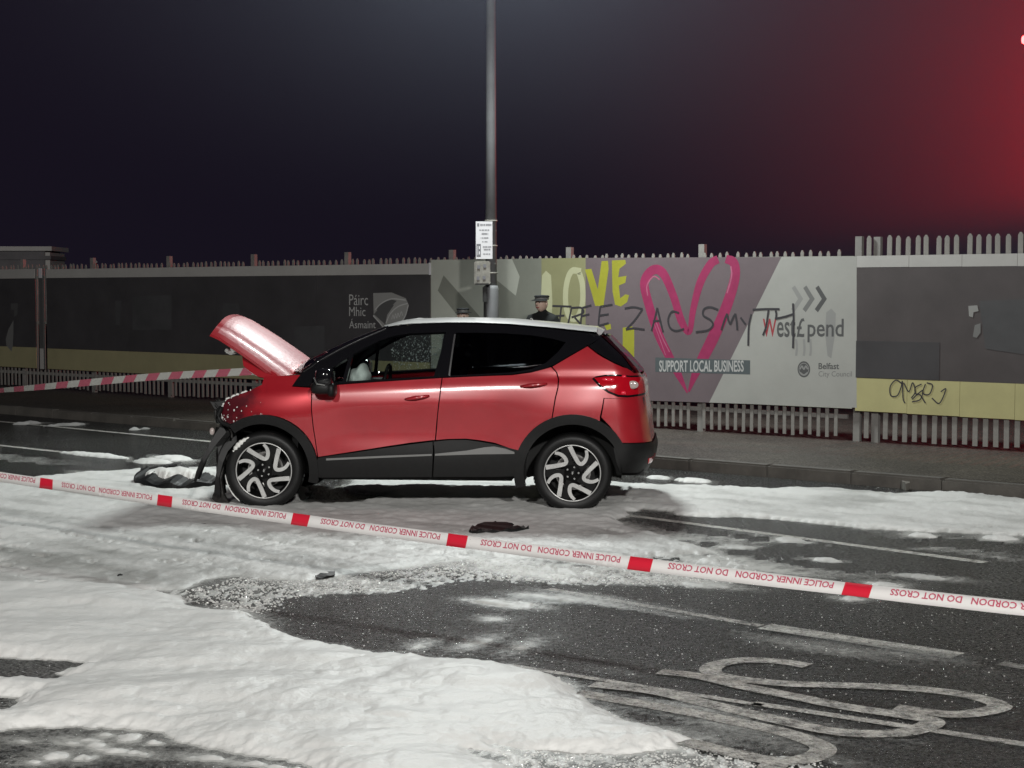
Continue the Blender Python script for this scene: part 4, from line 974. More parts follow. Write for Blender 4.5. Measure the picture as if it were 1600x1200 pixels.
# cabin
mb = MB(); mb.box((0.62, 0, 0.93), 0.36, 1.36, 0.22); mb.build('dashboard', M['seat'], car)
def seat(name, x, y, bench=False):
    w = 1.2 if bench else 0.5; o = bpy.data.objects.new(name, None); COL.objects.link(o); o.parent = car; o.location = (x, y, 0.36)
    v, f = ellipsoid((0, 0, 0.16), 0.28, w / 2, 0.12, 4); mesh('cushion', v, f, M['seat'], o, True)
    v, f = ellipsoid((0, 0, 0), 0.085, w / 2, 0.34, 4); c, s_ = math.cos(0.33), math.sin(0.33)
    mesh('backrest', [(a * c + b2 * s_ + 0.30, y2, -a * s_ + b2 * c + 0.50) for a, y2, b2 in v], f, M['seat'], o, True)
    for yy in ((-0.35, 0.35) if bench else (0,)):
        v, f = ellipsoid((0.46, yy, 0.90), 0.055, 0.13, 0.10, 3.2); mesh('headrest', v, f, M['seat'], o, True)
seat('front_seat', 1.14, -0.37); seat('front_seat', 1.14, 0.37); seat('rear_bench', 1.98, 0, True)
vs, fs = [], []
for i in range(24):
    a = 2 * math.pi * i / 24
    for j in range(8):
        b = 2 * math.pi * j / 8; r = 0.18 + 0.016 * math.cos(b); vs.append((0.86 + 0.016 * math.sin(b) + 0.30 * r * math.sin(a) * 0.5, 0.37 + r * math.cos(a), 1.0 + r * math.sin(a) * 0.95))
    for j in range(8): fs.append((i * 8 + j, ((i + 1) % 24) * 8 + j, ((i + 1) % 24) * 8 + (j + 1) % 8, i * 8 + (j + 1) % 8))
mesh('steering_wheel', vs, fs, M['black'], car, True)
def lumpy(c, rx, ry, rz, amp, seed, p=2.2, nu=28, nv=18):
    v, f = ellipsoid((0, 0, 0), rx, ry, rz, p, nu, nv); r = random.Random(seed); ph = [(r.uniform(2, 5), r.uniform(0, 6), r.uniform(2, 5), r.uniform(0, 6)) for _ in range(5)]
    out = []
    for x, y, z in v:
        k = 1 + amp * sum(math.sin(a * x / rx + b) * math.sin(c2 * z / rz + d + y / ry) for a, b, c2, d in ph) / 2.2
        out.append((c[0] + x * k, c[1] + y * k, c[2] + z * k))
    return out, f
cA = C3(563, 583, -0.42); v, f = lumpy((cA[0] - 0.01, -0.42, cA[2] - 0.05), 0.085, 0.20, 0.115, 0.24, 3); mesh('airbag', v, f, M['airbag'], car, True)
# rain and foam drops on the far door glass
db = MB(); r = random.Random(11); fg = f_glass; n = 0
ic = bmesh.new(); bmesh.ops.create_icosphere(ic, subdivisions=1, radius=1); iv = [tuple(v.co) for v in ic.verts]; ifc = [tuple(v.index for v in f.verts) for f in ic.faces]; ic.free()
while n < 620:
    u, z = r.uniform(0.85, 1.6), r.uniform(1.0, 1.5)
    if not inside((u, z), fg): continue
    p = Ps(u, z); s_ = 0.0025 + 0.006 * r.random() ** 4; n += 1
    db.add([(p[0] + a * s_, -p[1] + 0.002 + b * 0.004, p[2] + c * s_ * 1.2) for a, b, c in iv], ifc)
o = db.build('water_drop', M['drop'], car, True); o['kind'] = 'stuff'

# ------------------------------------------------------------------ fire-fighting foam
def vnoise(x, y, seed):
    xi = np.floor(x).astype(np.int64); yi = np.floor(y).astype(np.int64); xf = x - xi; yf = y - yi
    def h(a, b):
        v = (a * 374761393 + b * 668265263 + seed * 974634777) & 0xFFFFFFFF
        v = ((v ^ (v >> 13)) * 1274126177) & 0xFFFFFFFF
        return ((v ^ (v >> 16)) & 0xFFFF) / 65535.0
    sx = xf * xf * xf * (xf * (xf * 6 - 15) + 10); sy = yf * yf * yf * (yf * (yf * 6 - 15) + 10)
    a = h(xi, yi) * (1 - sx) + h(xi + 1, yi) * sx; b = h(xi, yi + 1) * (1 - sx) + h(xi + 1, yi + 1) * sx
    return a * (1 - sy) + b * sy
def fbm(x, y, seed, oct=5, g=0.5):
    t = np.zeros_like(x); a = 1.0; n = 0
    for o in range(oct):
        t += a * (vnoise(x * 2 ** o + 17.3 * o, y * 2 ** o - 9.1 * o, seed + o) * 2 - 1); n += a; a *= g
    return t / n
def sdist(X, Y, poly):
    d = np.full(X.shape, 1e9); ins = np.zeros(X.shape, bool); n = len(poly)
    for i in range(n):
        (x0, y0), (x1, y1) = poly[i], poly[(i + 1) % n]; dx, dy = x1 - x0, y1 - y0
        t = np.clip(((X - x0) * dx + (Y - y0) * dy) / (dx * dx + dy * dy + 1e-12), 0, 1)
        d = np.minimum(d, np.hypot(X - x0 - t * dx, Y - y0 - t * dy))
        if dy != 0: ins ^= ((y0 > Y) != (y1 > Y)) & (X < dx * (Y - y0) / dy + x0)
    return np.where(ins, d, -d)
def GP(L): return [tuple(gnd(*p)[:2]) for p in L]
foam_in = GP([(-150, 748), (0, 754), (62, 748), (125, 741), (212, 736), (340, 732), (480, 740), (560, 744), (830, 744), (990, 757), (1030, 760), (1090, 761), (1200, 766), (1290, 764), (1400, 774), (1500, 771), (1600, 782), (1750, 797), (1750, 852), (1600, 838), (1500, 834), (1420, 830), (1350, 826), (1200, 812), (1090, 806), (1010, 800), (985, 806), (960, 814), (975, 822), (1010, 832), (1050, 842), (1090, 855), (1130, 868), (1170, 880), (1190, 890), (1150, 893), (1060, 892), (1000, 894), (930, 900), (860, 903), (760, 888), (730, 872), (700, 878), (640, 888), (560, 897), (480, 908), (420, 905), (375, 899), (330, 906), (290, 921), (222, 925), (260, 932), (292, 934), (296, 948), (345, 952), (385, 960), (418, 972), (426, 985), (432, 992), (500, 1008), (560, 1018), (640, 1024), (700, 1035), (780, 1043), (850, 1060), (882, 1066), (902, 1083), (935, 1105), (990, 1132), (1050, 1142), (1078, 1150), (1100, 1158), (1065, 1166), (1060, 1174), (990, 1178), (900, 1178), (820, 1172), (770, 1160), (763, 1166), (800, 1181), (738, 1172), (745, 1183), (805, 1203), (780, 1235), (540, 1235), (490, 1202), (440, 1190), (370, 1180), (320, 1172), (270, 1160), (250, 1146), (200, 1140), (100, 1140), (0, 1144), (-150, 1150)])
foam_out = [GP(L) for L in ([(-150, 1022), (0, 1030), (60, 1033), (105, 1036), (142, 1040), (92, 1051), (122, 1060), (80, 1067), (40, 1064), (0, 1068), (-150, 1075)],
    [(-150, 1085), (0, 1090), (30, 1094), (20, 1106), (0, 1115), (-150, 1125)],
    [(470, 738), (552, 744), (548, 752), (535, 760), (545, 770), (600, 776), (560, 786), (480, 788)],
    [(968, 802), (1005, 796), (1050, 800), (1092, 811), (1078, 822), (1030, 820), (985, 815)])]
thin_a = GP([(600, 890), (720, 862), (860, 872), (1010, 868), (1120, 860), (1220, 880), (1230, 905), (930, 925), (760, 912), (640, 905)])
thick_a = GP([(-200, 915), (220, 925), (300, 930), (430, 985), (640, 1018), (860, 1060), (1000, 1130), (1110, 1160), (1000, 1190), (800, 1240), (520, 1215), (400, 1185), (270, 1158), (200, 1136), (-200, 1138)])
spots = [(790, 944, 48, 5), (850, 936, 40, 4), (770, 968, 10, 2), (1150, 855, 35, 3), (1235, 845, 22, 3), (1290, 876, 25, 3), (1100, 915, 40, 3), (1330, 936, 20, 3), (1385, 914, 30, 4), (1440, 902, 50, 3), (1500, 826, 40, 4), (1440, 838, 20, 3), (1560, 842, 30, 4), (1085, 752, 25, 2.5), (1030, 747, 16, 2),
    (285, 664, 6, 2.5), (45, 662, 8, 2), (92, 665, 6, 2), (112, 664, 8, 2.2), (217, 671, 4, 2), (310, 634, 14, 2.5), (338, 632, 8, 3), (240, 722, 25, 2.5), (270, 717, 30, 2.2), (150, 712, 50, 1.6),
    (88, 1183, 26, 7), (150, 1166, 14, 4), (200, 1156, 17, 8), (130, 1186, 16, 6), (60, 1192, 16, 4), (165, 1150, 10, 3), (240, 1162, 12, 3), (330, 1186, 30, 4), (400, 1196, 40, 4), (140, 1158, 22, 3), (40, 1160, 14, 2), (180, 1176, 40, 4), (430, 1200, 40, 3), (110, 1163, 20, 3),
    (655, 1010, 5, 3), (735, 1007, 3, 2), (752, 1005, 4, 3), (821, 1010, 5.5, 4), (1000, 852, 30, 3), (1075, 865, 40, 4), (700, 1085, 2, 1)]
y0, y1 = 5.7, 25.0
rows = []; y = y0
while y < y1: rows.append(y); y += max(0.011, 0.9 * y * y / (1600 * EYE))
rows = np.array(rows); us = np.arange(-0.56, 0.52, 0.00145)
X = rows[:, None] * us[None, :]; Y = np.repeat(rows[:, None], len(us), 1)
sr_ = X * -ROAD[0] + Y * -ROAD[1]; nr_ = X * ACR[0] + Y * ACR[1]         # road coordinates for streaks
D = sdist(X, Y, foam_in)
for pz in foam_out: D = np.minimum(D, -sdist(X, Y, pz))
Dth = sdist(X, Y, thick_a); k_th = np.clip(Dth / 0.25 + 0.5, 0, 1)
Dthin = sdist(X, Y, thin_a); k_thin = np.clip(Dthin / 0.3 + 0.6, 0, 1)
big = fbm(X * 0.9, Y * 0.9, 3, 5); med = fbm(X * 3.2, Y * 3.2, 21, 5); fine = fbm(X * 22, Y * 22, 55, 4)
streak = fbm(sr_ * 1.1, nr_ * 5.0, 77, 5); streak2 = fbm(sr_ * 2.0 + 40, nr_ * 14.0, 91, 4)
far = np.clip((Y - 11.6) / 1.0, 0, 1)
D = D + (0.055 * med + 0.028 * fine) * (1 - far) + far * (0.10 * streak + 0.05 * streak2 + 0.01 * fine)
for q, (px, py, rx, ry) in enumerate(spots):
    c = gnd(px, py); ex_ = gnd(px + rx, py + rx * 0.10)[:2] - c[:2]; ey_ = gnd(px, py + ry)[:2] - gnd(px, py - ry)[:2]
    a = np.hypot(*ex_); b = max(np.hypot(*ey_) / 2, 0.012); t = ex_ / a; dx, dy = X - c[0], Y - c[1]
    e = np.hypot((dx * t[0] + dy * t[1]) / a, (-dx * t[1] + dy * t[0]) / b)
    D = np.maximum(D, (1 - e) * min(a, b) + (0.035 * fine + 0.03 * streak2) * min(1, b / 0.05))
# thin, broken film: holes open where the fine noise is low
holes = fbm(X * 16, Y * 11, 140, 4)
D = np.where(k_thin > 0, np.minimum(D, (holes + 0.14 - 0.16 * k_thin + 0.5 * streak) * 0.08 + (1 - k_thin) * 0.3), D)
zone = GP([(200, 926), (290, 920), (375, 897), (480, 906), (560, 895), (640, 885), (730, 868), (860, 872), (1010, 872), (1190, 886), (1260, 904), (1120, 915), (1000, 916), (870, 914), (800, 910), (720, 908), (650, 920), (600, 930), (520, 930), (440, 936), (405, 962), (345, 954), (296, 942)])
dz_ = sdist(X, Y, zone); kz = np.clip(dz_ / 0.16 + 0.55, 0, 1)
zone2 = GP([(740, 1160), (820, 1168), (900, 1176), (1000, 1176), (1080, 1160), (1180, 1180), (1330, 1196), (1330, 1240), (800, 1240)]); kz = np.maximum(kz, 0.75 * np.clip(sdist(X, Y, zone2) / 0.10 + 0.5, 0, 1))
bub = fbm(X * 34, Y * 15, 171, 3, 0.6) + 0.35 * med
Db = np.where(kz > 0, (bub - 0.62 + 0.62 * kz) * 0.03, -1.0) - 0.30 * (kz <= 0)
D0 = D.copy(); residue = (Db > D) & (Db > -0.02)
D = np.maximum(D, Db)
midd = (1 - k_th) * (1 - k_thin) * (1 - far)
D = np.where((midd > 0.3) & (streak2 + 0.5 * holes < -0.62), np.minimum(D, -0.004), D)
tmax = 0.016 + 0.040 * k_th + 0.012 * far
T = tmax * (1 - np.exp(-np.clip(D, 0, None) / (0.03 + 0.05 * k_th)))
bil = fbm(X * 1.5 + 0.6 * big, Y * 2.4 + 0.6 * big, 201, 3, 0.4) * 0.6 + 0.2; bil2 = np.abs(fbm(X * 4 + 0.5 * med, Y * 6 + 0.5 * med, 231, 3, 0.4))
ks = np.clip(D / 0.10, 0, 1)
hgt = T + ks * (k_th * (0.058 * (bil - 0.12) + 0.015 * (bil2 - 0.12) + 0.022 * big + 0.004 * holes) + (1 - k_th) * (0.014 * bil + 0.016 * bil2 + 0.006 * streak2 + 0.010 * np.clip(holes, -0.3, 1)) + 0.0015 * fine)
hgt = np.where(residue & (D > 0), np.minimum(hgt, 0.004 + 0.25 * D), hgt)
hgt = np.where(D > 0, np.maximum(hgt, 0.20 * T), np.maximum(0.35 * D, -0.02))
# clear of the pavement
ok = (D > -0.30) & (nr_ < KN - 0.02)
cell = ok[:-1, :-1] & ok[1:, :-1] & ok[:-1, 1:] & ok[1:, 1:] & ((D[:-1, :-1] > 0) | (D[1:, :-1] > 0) | (D[:-1, 1:] > 0) | (D[1:, 1:] > 0))
nc = len(us); ii, jj = np.nonzero(cell); q0 = ii * nc + jj
quads = np.stack([q0, q0 + 1, q0 + nc + 1, q0 + nc], 1)
used = np.unique(quads); remap = np.full(X.size, -1); remap[used] = np.arange(len(used)); quads = remap[quads]
co = np.stack([X.ravel()[used], Y.ravel()[used], hgt.ravel()[used]], 1)
me = bpy.data.meshes.new('foam'); me.vertices.add(len(co)); me.vertices.foreach_set('co', co.ravel().astype(np.float32))
me.loops.add(quads.size); me.loops.foreach_set('vertex_index', quads.ravel().astype(np.int32))
me.polygons.add(len(quads)); me.polygons.foreach_set('loop_start', np.arange(0, quads.size, 4, dtype=np.int32)); me.update(calc_edges=True); me.validate()
cover = np.clip(0.46 + 0.7 * k_th + 0.28 * far + 0.25 * med * (1 - k_th) + 0.55 * streak * (1 - k_th) + 0.25 * big - 0.1 * k_thin, 0, 1) * np.clip(D / 0.02 + 0.25, 0, 1)
at = me.attributes.new('cover', 'FLOAT', 'POINT'); at.data.foreach_set('value', cover.ravel()[used].astype(np.float32))
fm = bpy.data.materials.new('wet_foam'); fm.use_nodes = True; nt = fm.node_tree; b = nt.nodes['Principled BSDF']; b.inputs['Roughness'].default_value = 0.55; b.inputs['Specular IOR Level'].default_value = 0.35
an = nt.nodes.new('ShaderNodeAttribute'); an.attribute_name = 'cover'
tc = nt.nodes.new('ShaderNodeTexCoord'); nz = nt.nodes.new('ShaderNodeTexNoise'); nz.inputs['Scale'].default_value = 45; nz.inputs['Detail'].default_value = 5
nt.links.new(tc.outputs['Object'], nz.inputs['Vector'])
ma = nt.nodes.new('ShaderNodeMath'); ma.operation = 'MULTIPLY_ADD'; ma.inputs[1].default_value = 0.35; nt.links.new(nz.outputs['Fac'], ma.inputs[0]); nt.links.new(an.outputs['Fac'], ma.inputs[2])
rp = nt.nodes.new('ShaderNodeValToRGB'); rp.color_ramp.elements[0].position = 0.12; rp.color_ramp.elements[0].color = (0.26, 0.26, 0.245, 1)
rp.color_ramp.elements[1].position = 0.95; rp.color_ramp.elements[1].color = (0.63, 0.63, 0.61, 1)
nt.links.new(ma.outputs[0], rp.inputs['Fac']); nt.links.new(rp.outputs['Color'], b.inputs['Base Color'])
bp = nt.nodes.new('ShaderNodeBump'); bp.inputs['Strength'].default_value = 0.4; bp.inputs['Distance'].default_value = 0.010
nt.links.new(nz.outputs['Fac'], bp.inputs['Height']); nt.links.new(bp.outputs['Normal'], b.inputs['Normal'])
M['foam'] = fm
tag(link('foam', me, fm, None, True), 'white fire fighting foam spread over the wet road around the car', 'foam', kind='stuff')
# thin milky film of spent foam on the road, heaviest beside the foam
st = 3; Xf, Yf, Df = X[::st, ::st], Y[::st, ::st], D0[::st, ::st]
fz1 = sdist(Xf, Yf, GP([(880, 1062), (1000, 1050), (1150, 1070), (1330, 1110), (1450, 1150), (1300, 1200), (1100, 1170), (930, 1100)]))
fz2 = sdist(Xf, Yf, GP([(930, 810), (1100, 826), (1600, 845), (1600, 880), (1250, 905), (1000, 880)]))
fz3 = sdist(Xf, Yf, GP([(-100, 700), (340, 690), (345, 735), (-100, 752)]))
fz4 = sdist(Xf, Yf, GP([(700, 905), (900, 925), (1230, 985), (1600, 1035), (1600, 1060), (1200, 1010), (900, 945)]))
sm = lambda d, w: np.clip(d / w + 0.5, 0, 1)
stf = streak[::st, ::st]; st2 = streak2[::st, ::st]
film = (0.55 - 0.25 * k_th[::st, ::st]) * np.exp(np.clip(Df, -1, 0) / (0.05 - 0.02 * k_th[::st, ::st])) + sm(fz1, 0.5) * (0.0 + 0.7 * stf) + sm(fz2, 0.5) * (0.14 + 0.9 * stf + 0.4 * st2) + sm(fz3, 0.6) * (0.05 + 0.6 * stf) + sm(fz4, 0.25) * (0.18 + 0.7 * stf) + kz[::st, ::st] * (0.25 + 0.5 * stf)
film = np.clip(film, 0, 1); nr2 = nr_[::st, ::st]
okf = (film > 0.02) & (nr2 < KN - 0.05); okc = okf[:-1, :-1] & okf[1:, :-1] & okf[:-1, 1:] & okf[1:, 1:]
nf = Xf.shape[1]; ii, jj = np.nonzero(okc); q0 = ii * nf + jj; qd = np.stack([q0, q0 + 1, q0 + nf + 1, q0 + nf], 1); us_ = np.unique(qd); rm = np.full(Xf.size, -1); rm[us_] = np.arange(len(us_)); qd = rm[qd]
me = bpy.data.meshes.new('foam_film'); cof = np.stack([Xf.ravel()[us_], Yf.ravel()[us_], np.full(len(us_), 0.0050)], 1)
me.vertices.add(len(cof)); me.vertices.foreach_set('co', cof.ravel().astype(np.float32)); me.loops.add(qd.size); me.loops.foreach_set('vertex_index', qd.ravel().astype(np.int32))
me.polygons.add(len(qd)); me.polygons.foreach_set('loop_start', np.arange(0, qd.size, 4, dtype=np.int32)); me.update(calc_edges=True); me.validate()
at = me.attributes.new('film', 'FLOAT', 'POINT'); at.data.foreach_set('value', film.ravel()[us_].astype(np.float32))
fl_m = bpy.data.materials.new('milky_film'); fl_m.use_nodes = True; nt = fl_m.node_tree; b = nt.nodes['Principled BSDF']; b.inputs['Base Color'].default_value = (0.55, 0.55, 0.52, 1); b.inputs['Roughness'].default_value = 0.5
an = nt.nodes.new('ShaderNodeAttribute'); an.attribute_name = 'film'; tc = nt.nodes.new('ShaderNodeTexCoord'); nz = nt.nodes.new('ShaderNodeTexNoise'); nz.inputs['Scale'].default_value = 26; nz.inputs['Detail'].default_value = 6; nz.inputs['Roughness'].default_value = 0.7
nt.links.new(tc.outputs['Object'], nz.inputs['Vector'])
a1 = nt.nodes.new('ShaderNodeMath'); a1.operation = 'ADD'; nt.links.new(nz.outputs['Fac'], a1.inputs[0]); nt.links.new(an.outputs['Fac'], a1.inputs[1])
a2 = nt.nodes.new('ShaderNodeMapRange'); a2.inputs[1].default_value = 0.55; a2.inputs[2].default_value = 1.35; a2.inputs[3].default_value = 0; a2.inputs[4].default_value = 0.85
nt.links.new(a1.outputs[0], a2.inputs[0]); nt.links.new(a2.outputs[0], b.inputs['Alpha'])
tag(link('foam_film', me, fl_m), 'thin milky film of spent foam on the wet road', 'foam film', kind='stuff')
print('foam quads', len(quads))

# bubbles and wet grit glinting on the bare asphalt
bb_ = MB(); r = random.Random(77); gi = bmesh.new(); bmesh.ops.create_icosphere(gi, subdivisions=1, radius=1); gv = np.array([tuple(v.co) for v in gi.verts]); gf = [tuple(v.index for v in f.verts) for f in gi.faces]; gi.free()
strip = GP([(285, 924), (330, 915), (375, 902), (480, 909), (560, 898), (640, 888), (730, 876), (860, 884), (1000, 893), (1180, 893), (1240, 905), (1100, 915), (1000, 914), (880, 912), (800, 908), (720, 905), (650, 918), (600, 926), (520, 928), (450, 936), (410, 962), (350, 952), (300, 942)])
low = GP([(760, 1164), (820, 1172), (900, 1180), (1000, 1180), (1080, 1163), (1180, 1186), (1300, 1196), (1280, 1215), (1000, 1215), (800, 1205)])
dark = GP([(300, 930), (640, 900), (1000, 900), (1600, 960), (1600, 1150), (1150, 1120), (900, 1060), (430, 990)])
def strew(poly_, n, smin, smax):
    xs = [p[0] for p in poly_]; ys = [p[1] for p in poly_]; k = 0
    while k < n:
        x, y = r.uniform(min(xs), max(xs)), r.uniform(min(ys), max(ys))
        if not inside((x, y), poly_): continue
        k += 1; s_ = r.uniform(smin, smax) if r.random() < 0.85 else smax * r.uniform(1, 1.5)
        bb_.v += [(x + a * s_, y + b_ * s_, 0.004 + c * s_ * 0.6) for a, b_, c in gv]; q = len(bb_.v) - len(gv); bb_.f += [tuple(i + q for i in f_) for f_ in gf]
strew(strip, 3600, 0.0035, 0.008); strew(low, 900, 0.003, 0.006); strew(dark, 900, 0.0015, 0.004)
M['bubble'] = mat('foam_bubble', (0.55, 0.55, 0.53), 0.10, spec=0.9)
tag(bb_.build('foam_bubbles', M['bubble'], None, True), 'glinting bubbles strewn over the wet asphalt along the foam edge', 'foam', kind='stuff')

# ------------------------------------------------------------------ cordon tapes
tp_s = np.array([0, 1, 2, 3, 4, 5, 5.66]); tp_px = [72, 257, 468, 712, 997, 1338, 1600]; tp_py = [757, 782, 811, 844, 881, 925, 949]
K = np.polyfit(tp_s, tp_py, 3)
def tape_c(s):
    px = (72 + 168.8 * s) / (1 - 0.0631 * s); py = float(np.interp(px, tp_px, tp_py)) if False else float(np.interp(s, np.linspace(-3.3, 9.3, 300), TPY))
    return at_depth(px, py, 11.2 * (1 - 0.0631 * s))
sg_ = np.linspace(-3.3, 9.3, 300); pxg = (72 + 168.8 * sg_) / (1 - 0.0631 * sg_)
cf = np.polyfit(tp_px, tp_py, 2); TPY = np.polyval(cf, pxg)
TW = 0.072
def tape_frame(s):
    c = tape_c(s); d = tape_c(s + 0.02) - tape_c(s - 0.02); d /= np.linalg.norm(d)
    n = np.cross(d, UP); n /= np.linalg.norm(n); u = np.cross(n, d)
    tw = -0.15 - 0.40 * (s / 5) + 0.10 * math.sin(2.1 * s + 0.5) + 0.07 * math.sin(7.3 * s) + 0.03 * math.sin(17.0 * s + 1)              # slow twist: its top edge leans back to the right
    return c, d, u * math.cos(tw) - n * math.sin(tw) * -1, n
def tape_pt(s, v, lift=0.0):
    c, d, u, n = tape_frame(s); fn = np.cross(u, d); fn /= np.linalg.norm(fn)
    if fn[1] > 0: fn = -fn
    return c + u * (v - 0.5) * TW + fn * lift
tape = empty('cordon_tape', tuple(tape_c(2.5)), 0, 'white cordon tape with red blocks and upside down red words crossing the foreground', 'tape', 'police cordon tapes')
tb = np.array(tape.location)
def tape_strip(name, s0, s1, v0, v1, lift, m, nst, th=0.0006):
    vs, fs = [], []
    for i in range(nst + 1):
        s = s0 + (s1 - s0) * i / nst
        for v in (v0, 0.5 * (v0 + v1), v1): vs.append(tape_pt(s, v, lift) - tb)
        for v in (v1, 0.5 * (v0 + v1), v0): vs.append(tape_pt(s, v, lift - th) - tb)
        if i:
            a = (i - 1) * 6; b_ = i * 6
            for q in range(6): fs.append((a + q, a + (q + 1) % 6, b_ + (q + 1) % 6, b_ + q))
    return mesh(name, vs, fs, m, tape, True)
tape_strip('tape_strip', -3.0, 9.0, 0, 1, 0.0, M['tape'], 240)
tv, tf = text2d('POLICE INNER CORDON   DO NOT CROSS', 0.018, 2)
for k in range(-3, 9):
    tape_strip('red_block', k - 0.055, k + 0.060, -0.004, 1.004, 0.0014, M['tape_red'], 6, 0.0034)
    if k > 7: continue
    out = []
    for a, b_ in tv: out.append(tape_pt(k + 0.90 - 0.76 * a, 0.88 - 0.48 * b_, 0.0016) - tb)
    mesh('lettering', out, tf, M['tape_ink'], tape)

def far_tape():
    A = [(-60, 614, 19.4), (0, 610, 19.0), (60, 605, 18.6), (150, 596.5, 18.1), (250, 588, 17.5), (350, 582.5, 16.9), (415, 579, 16.5), (470, 577, 16.1)]
    P_ = [at_depth(*a) for a in A]; c = [np.array(p) for p in catmull(P_, 16)]
    ln = np.concatenate([[0], np.cumsum([np.linalg.norm(c[i + 1] - c[i]) for i in range(len(c) - 1)])]); tot = ln[-1]
    root = empty('cordon_tape', tuple(c[60]), 0, 'red and white diagonally striped tape stretched to the far side of the raised bonnet', 'tape', 'police cordon tapes')
    base = np.array(root.location)
    def P(l, v, lift):
        p = np.array([np.interp(l, ln, [q[i] for q in c]) for i in range(3)]); p2 = np.array([np.interp(l + 0.05, ln, [q[i] for q in c]) for i in range(3)])
        d = p2 - p; d /= np.linalg.norm(d) + 1e-9; n = np.cross(d, UP); n /= np.linalg.norm(n); u = np.cross(n, d)
        tw = 1.15 * max(0, 1 - l / (tot * 0.55)) ** 1.2; u2 = u * math.cos(tw) + n * math.sin(tw); fn = np.cross(u2, d)
        if fn[1] > 0: fn = -fn
        return p + u2 * (v - 0.5) * 0.078 + fn * lift - base
    def band(name, la, lb, slant, lift, m, n):
        vs, fs = [], []
        for i in range(n + 1):
            l = la + (lb - la) * i / n
            for v in (0, 1): vs.append(P(min(max(l + slant * v, 0), tot - 0.06), v, lift))
            if i: fs.append((2 * i - 2, 2 * i - 1, 2 * i + 1, 2 * i))
        return mesh(name, vs, fs, m, root, True)
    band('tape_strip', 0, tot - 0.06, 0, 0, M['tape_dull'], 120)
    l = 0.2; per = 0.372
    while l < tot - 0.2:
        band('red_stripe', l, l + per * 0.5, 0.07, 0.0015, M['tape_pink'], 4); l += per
far_tape()

# ------------------------------------------------------------------ debris
def jagged(name, label, outline, z0, th, m, cat, amp=0.02, top=None, group=None, seed=1):
    r = random.Random(seed); pts = [gnd(*p)[:2] for p in outline]; c = sum(pts) / len(pts)
    root = empty(name, (c[0], c[1], 0), 0, label, cat, group)
    rs = resample([tuple(p - c) for p in pts], 0.04); n = len(rs)
    vv = [Vector((p[0] + r.uniform(-amp, amp) * 0.5, p[1] + r.uniform(-amp, amp) * 0.5)) for p in rs]
    t = delaunay_2d_cdt(vv, [(i, (i + 1) % n) for i in range(n)], [], 1, 1e-6); V = [v for v in t[0]]; F = [tuple(f) for f in t[2]]; k = len(V)
    vs = [(v[0], v[1], z0 + th + r.uniform(-amp, amp)) for v in V] + [(v[0] * 1.02, v[1] * 1.02, max(0.001, z0 + r.uniform(-0.3, 0.3) * amp)) for v in V]
    cnt = {}
    for f in F:
        for i in range(3): cnt[(f[i], f[(i + 1) % 3])] = 1
    rim = [e for e in cnt if (e[1], e[0]) not in cnt]
    mesh('shard', vs, F + [tuple(i + k for i in f[::-1]) for f in F] + [(b, a, a + k, b + k) for a, b in rim], m, root)
    return root, c
def torn_bumper():
    a = gnd(212, 764); b_ = gnd(352, 776); root = empty('torn_bumper', tuple((a + b_) / 2), 0, 'torn off black front bumper lying under foam ahead of the front wheel', 'bumper')
    base = np.array(root.location); r = random.Random(3)
    cl = catmull([gnd(208, 757), gnd(218, 763), gnd(250, 768), gnd(290, 769), (gnd(330, 764)), gnd(362, 762), gnd(385, 768)], 10); vs, fs = [], []
    for i, p in enumerate(cl):
        p = np.array(p); hgt_ = 0.09 + 0.02 * math.sin(i * 0.6); lo = 0.008
        sec = [(0.02, lo), (-0.02, 0.03), (0.0, hgt_ * 0.8), (0.08, hgt_), (0.42, hgt_ + 0.03), (0.50, hgt_ * 0.5), (0.44, 0.02)]
        if i in (0, 1): sec = [(x, z * 0.5) for x, z in sec]
        for x, z in sec: vs.append(p + CY * x + UP * (z + r.uniform(-0.003, 0.003)) - base)
        if i:
            for q in range(6): fs.append(((i - 1) * 7 + q, i * 7 + q, i * 7 + q + 1, (i - 1) * 7 + q + 1))
    mesh('bumper_skin', vs, fs, M['black'], root)
    # foam lying on it
    vs, fs = [], []; cc = catmull([gnd(224, 760), gnd(255, 763), gnd(295, 764), gnd(335, 760)], 22)
    for i, p in enumerate(cc):
        p = np.array(p); w = 0.02 + 0.05 * math.sin(math.pi * i / (len(cc) - 1)) ** 0.5
        for j in range(9):
            x = 0.03 + 0.42 * j / 8 + r.uniform(-0.01, 0.01); z = 0.10 + w * math.sin(math.pi * j / 8) ** 0.6 + 0.010 * math.sin(i * 0.31 + j) + (-0.03 - 0.02 * math.sin(i * 1.1) if j == 0 else r.uniform(-0.004, 0.004))
            vs.append(p + CY * x + UP * z - base)
            if i and j: k = i * 9 + j; fs.append((k - 10, k - 9 + 8, k, k - 1) if False else (k - 10, k - 1, k, k - 9))
    mesh('foam_layer', vs, fs, M['foam_lump'], root, True)
    for pts in ([gnd(222, 742), gnd(250, 737), gnd(276, 735)], [gnd(248, 743), gnd(262, 736)]):
        MB().tube([np.array(p) + UP * 0.05 - base for p in pts], 0.014, 7).build('bracket', M['black'], root)
    MB().tube([gnd(218, 760) + UP * 0.03 - base, gnd(222, 742) + UP * 0.06 - base], 0.016, 7).build('bracket', M['black'], root)
    c = gnd(287, 741) - base; v, f = lathe([(0.0, 0.075), (0.05, 0.07), (0.078, 0.035), (0.085, 0.0)], 18, 'z'); mesh('rubber_buffer', [(x + c[0], y + c[1], z) for x, y, z in v], f, M['rubber'], root, True)
M['foam_lump'] = mat('foam_lump', (0.70, 0.70, 0.67), 0.6, noise=0.12, nscale=6, bump=0.4, bscale=40)
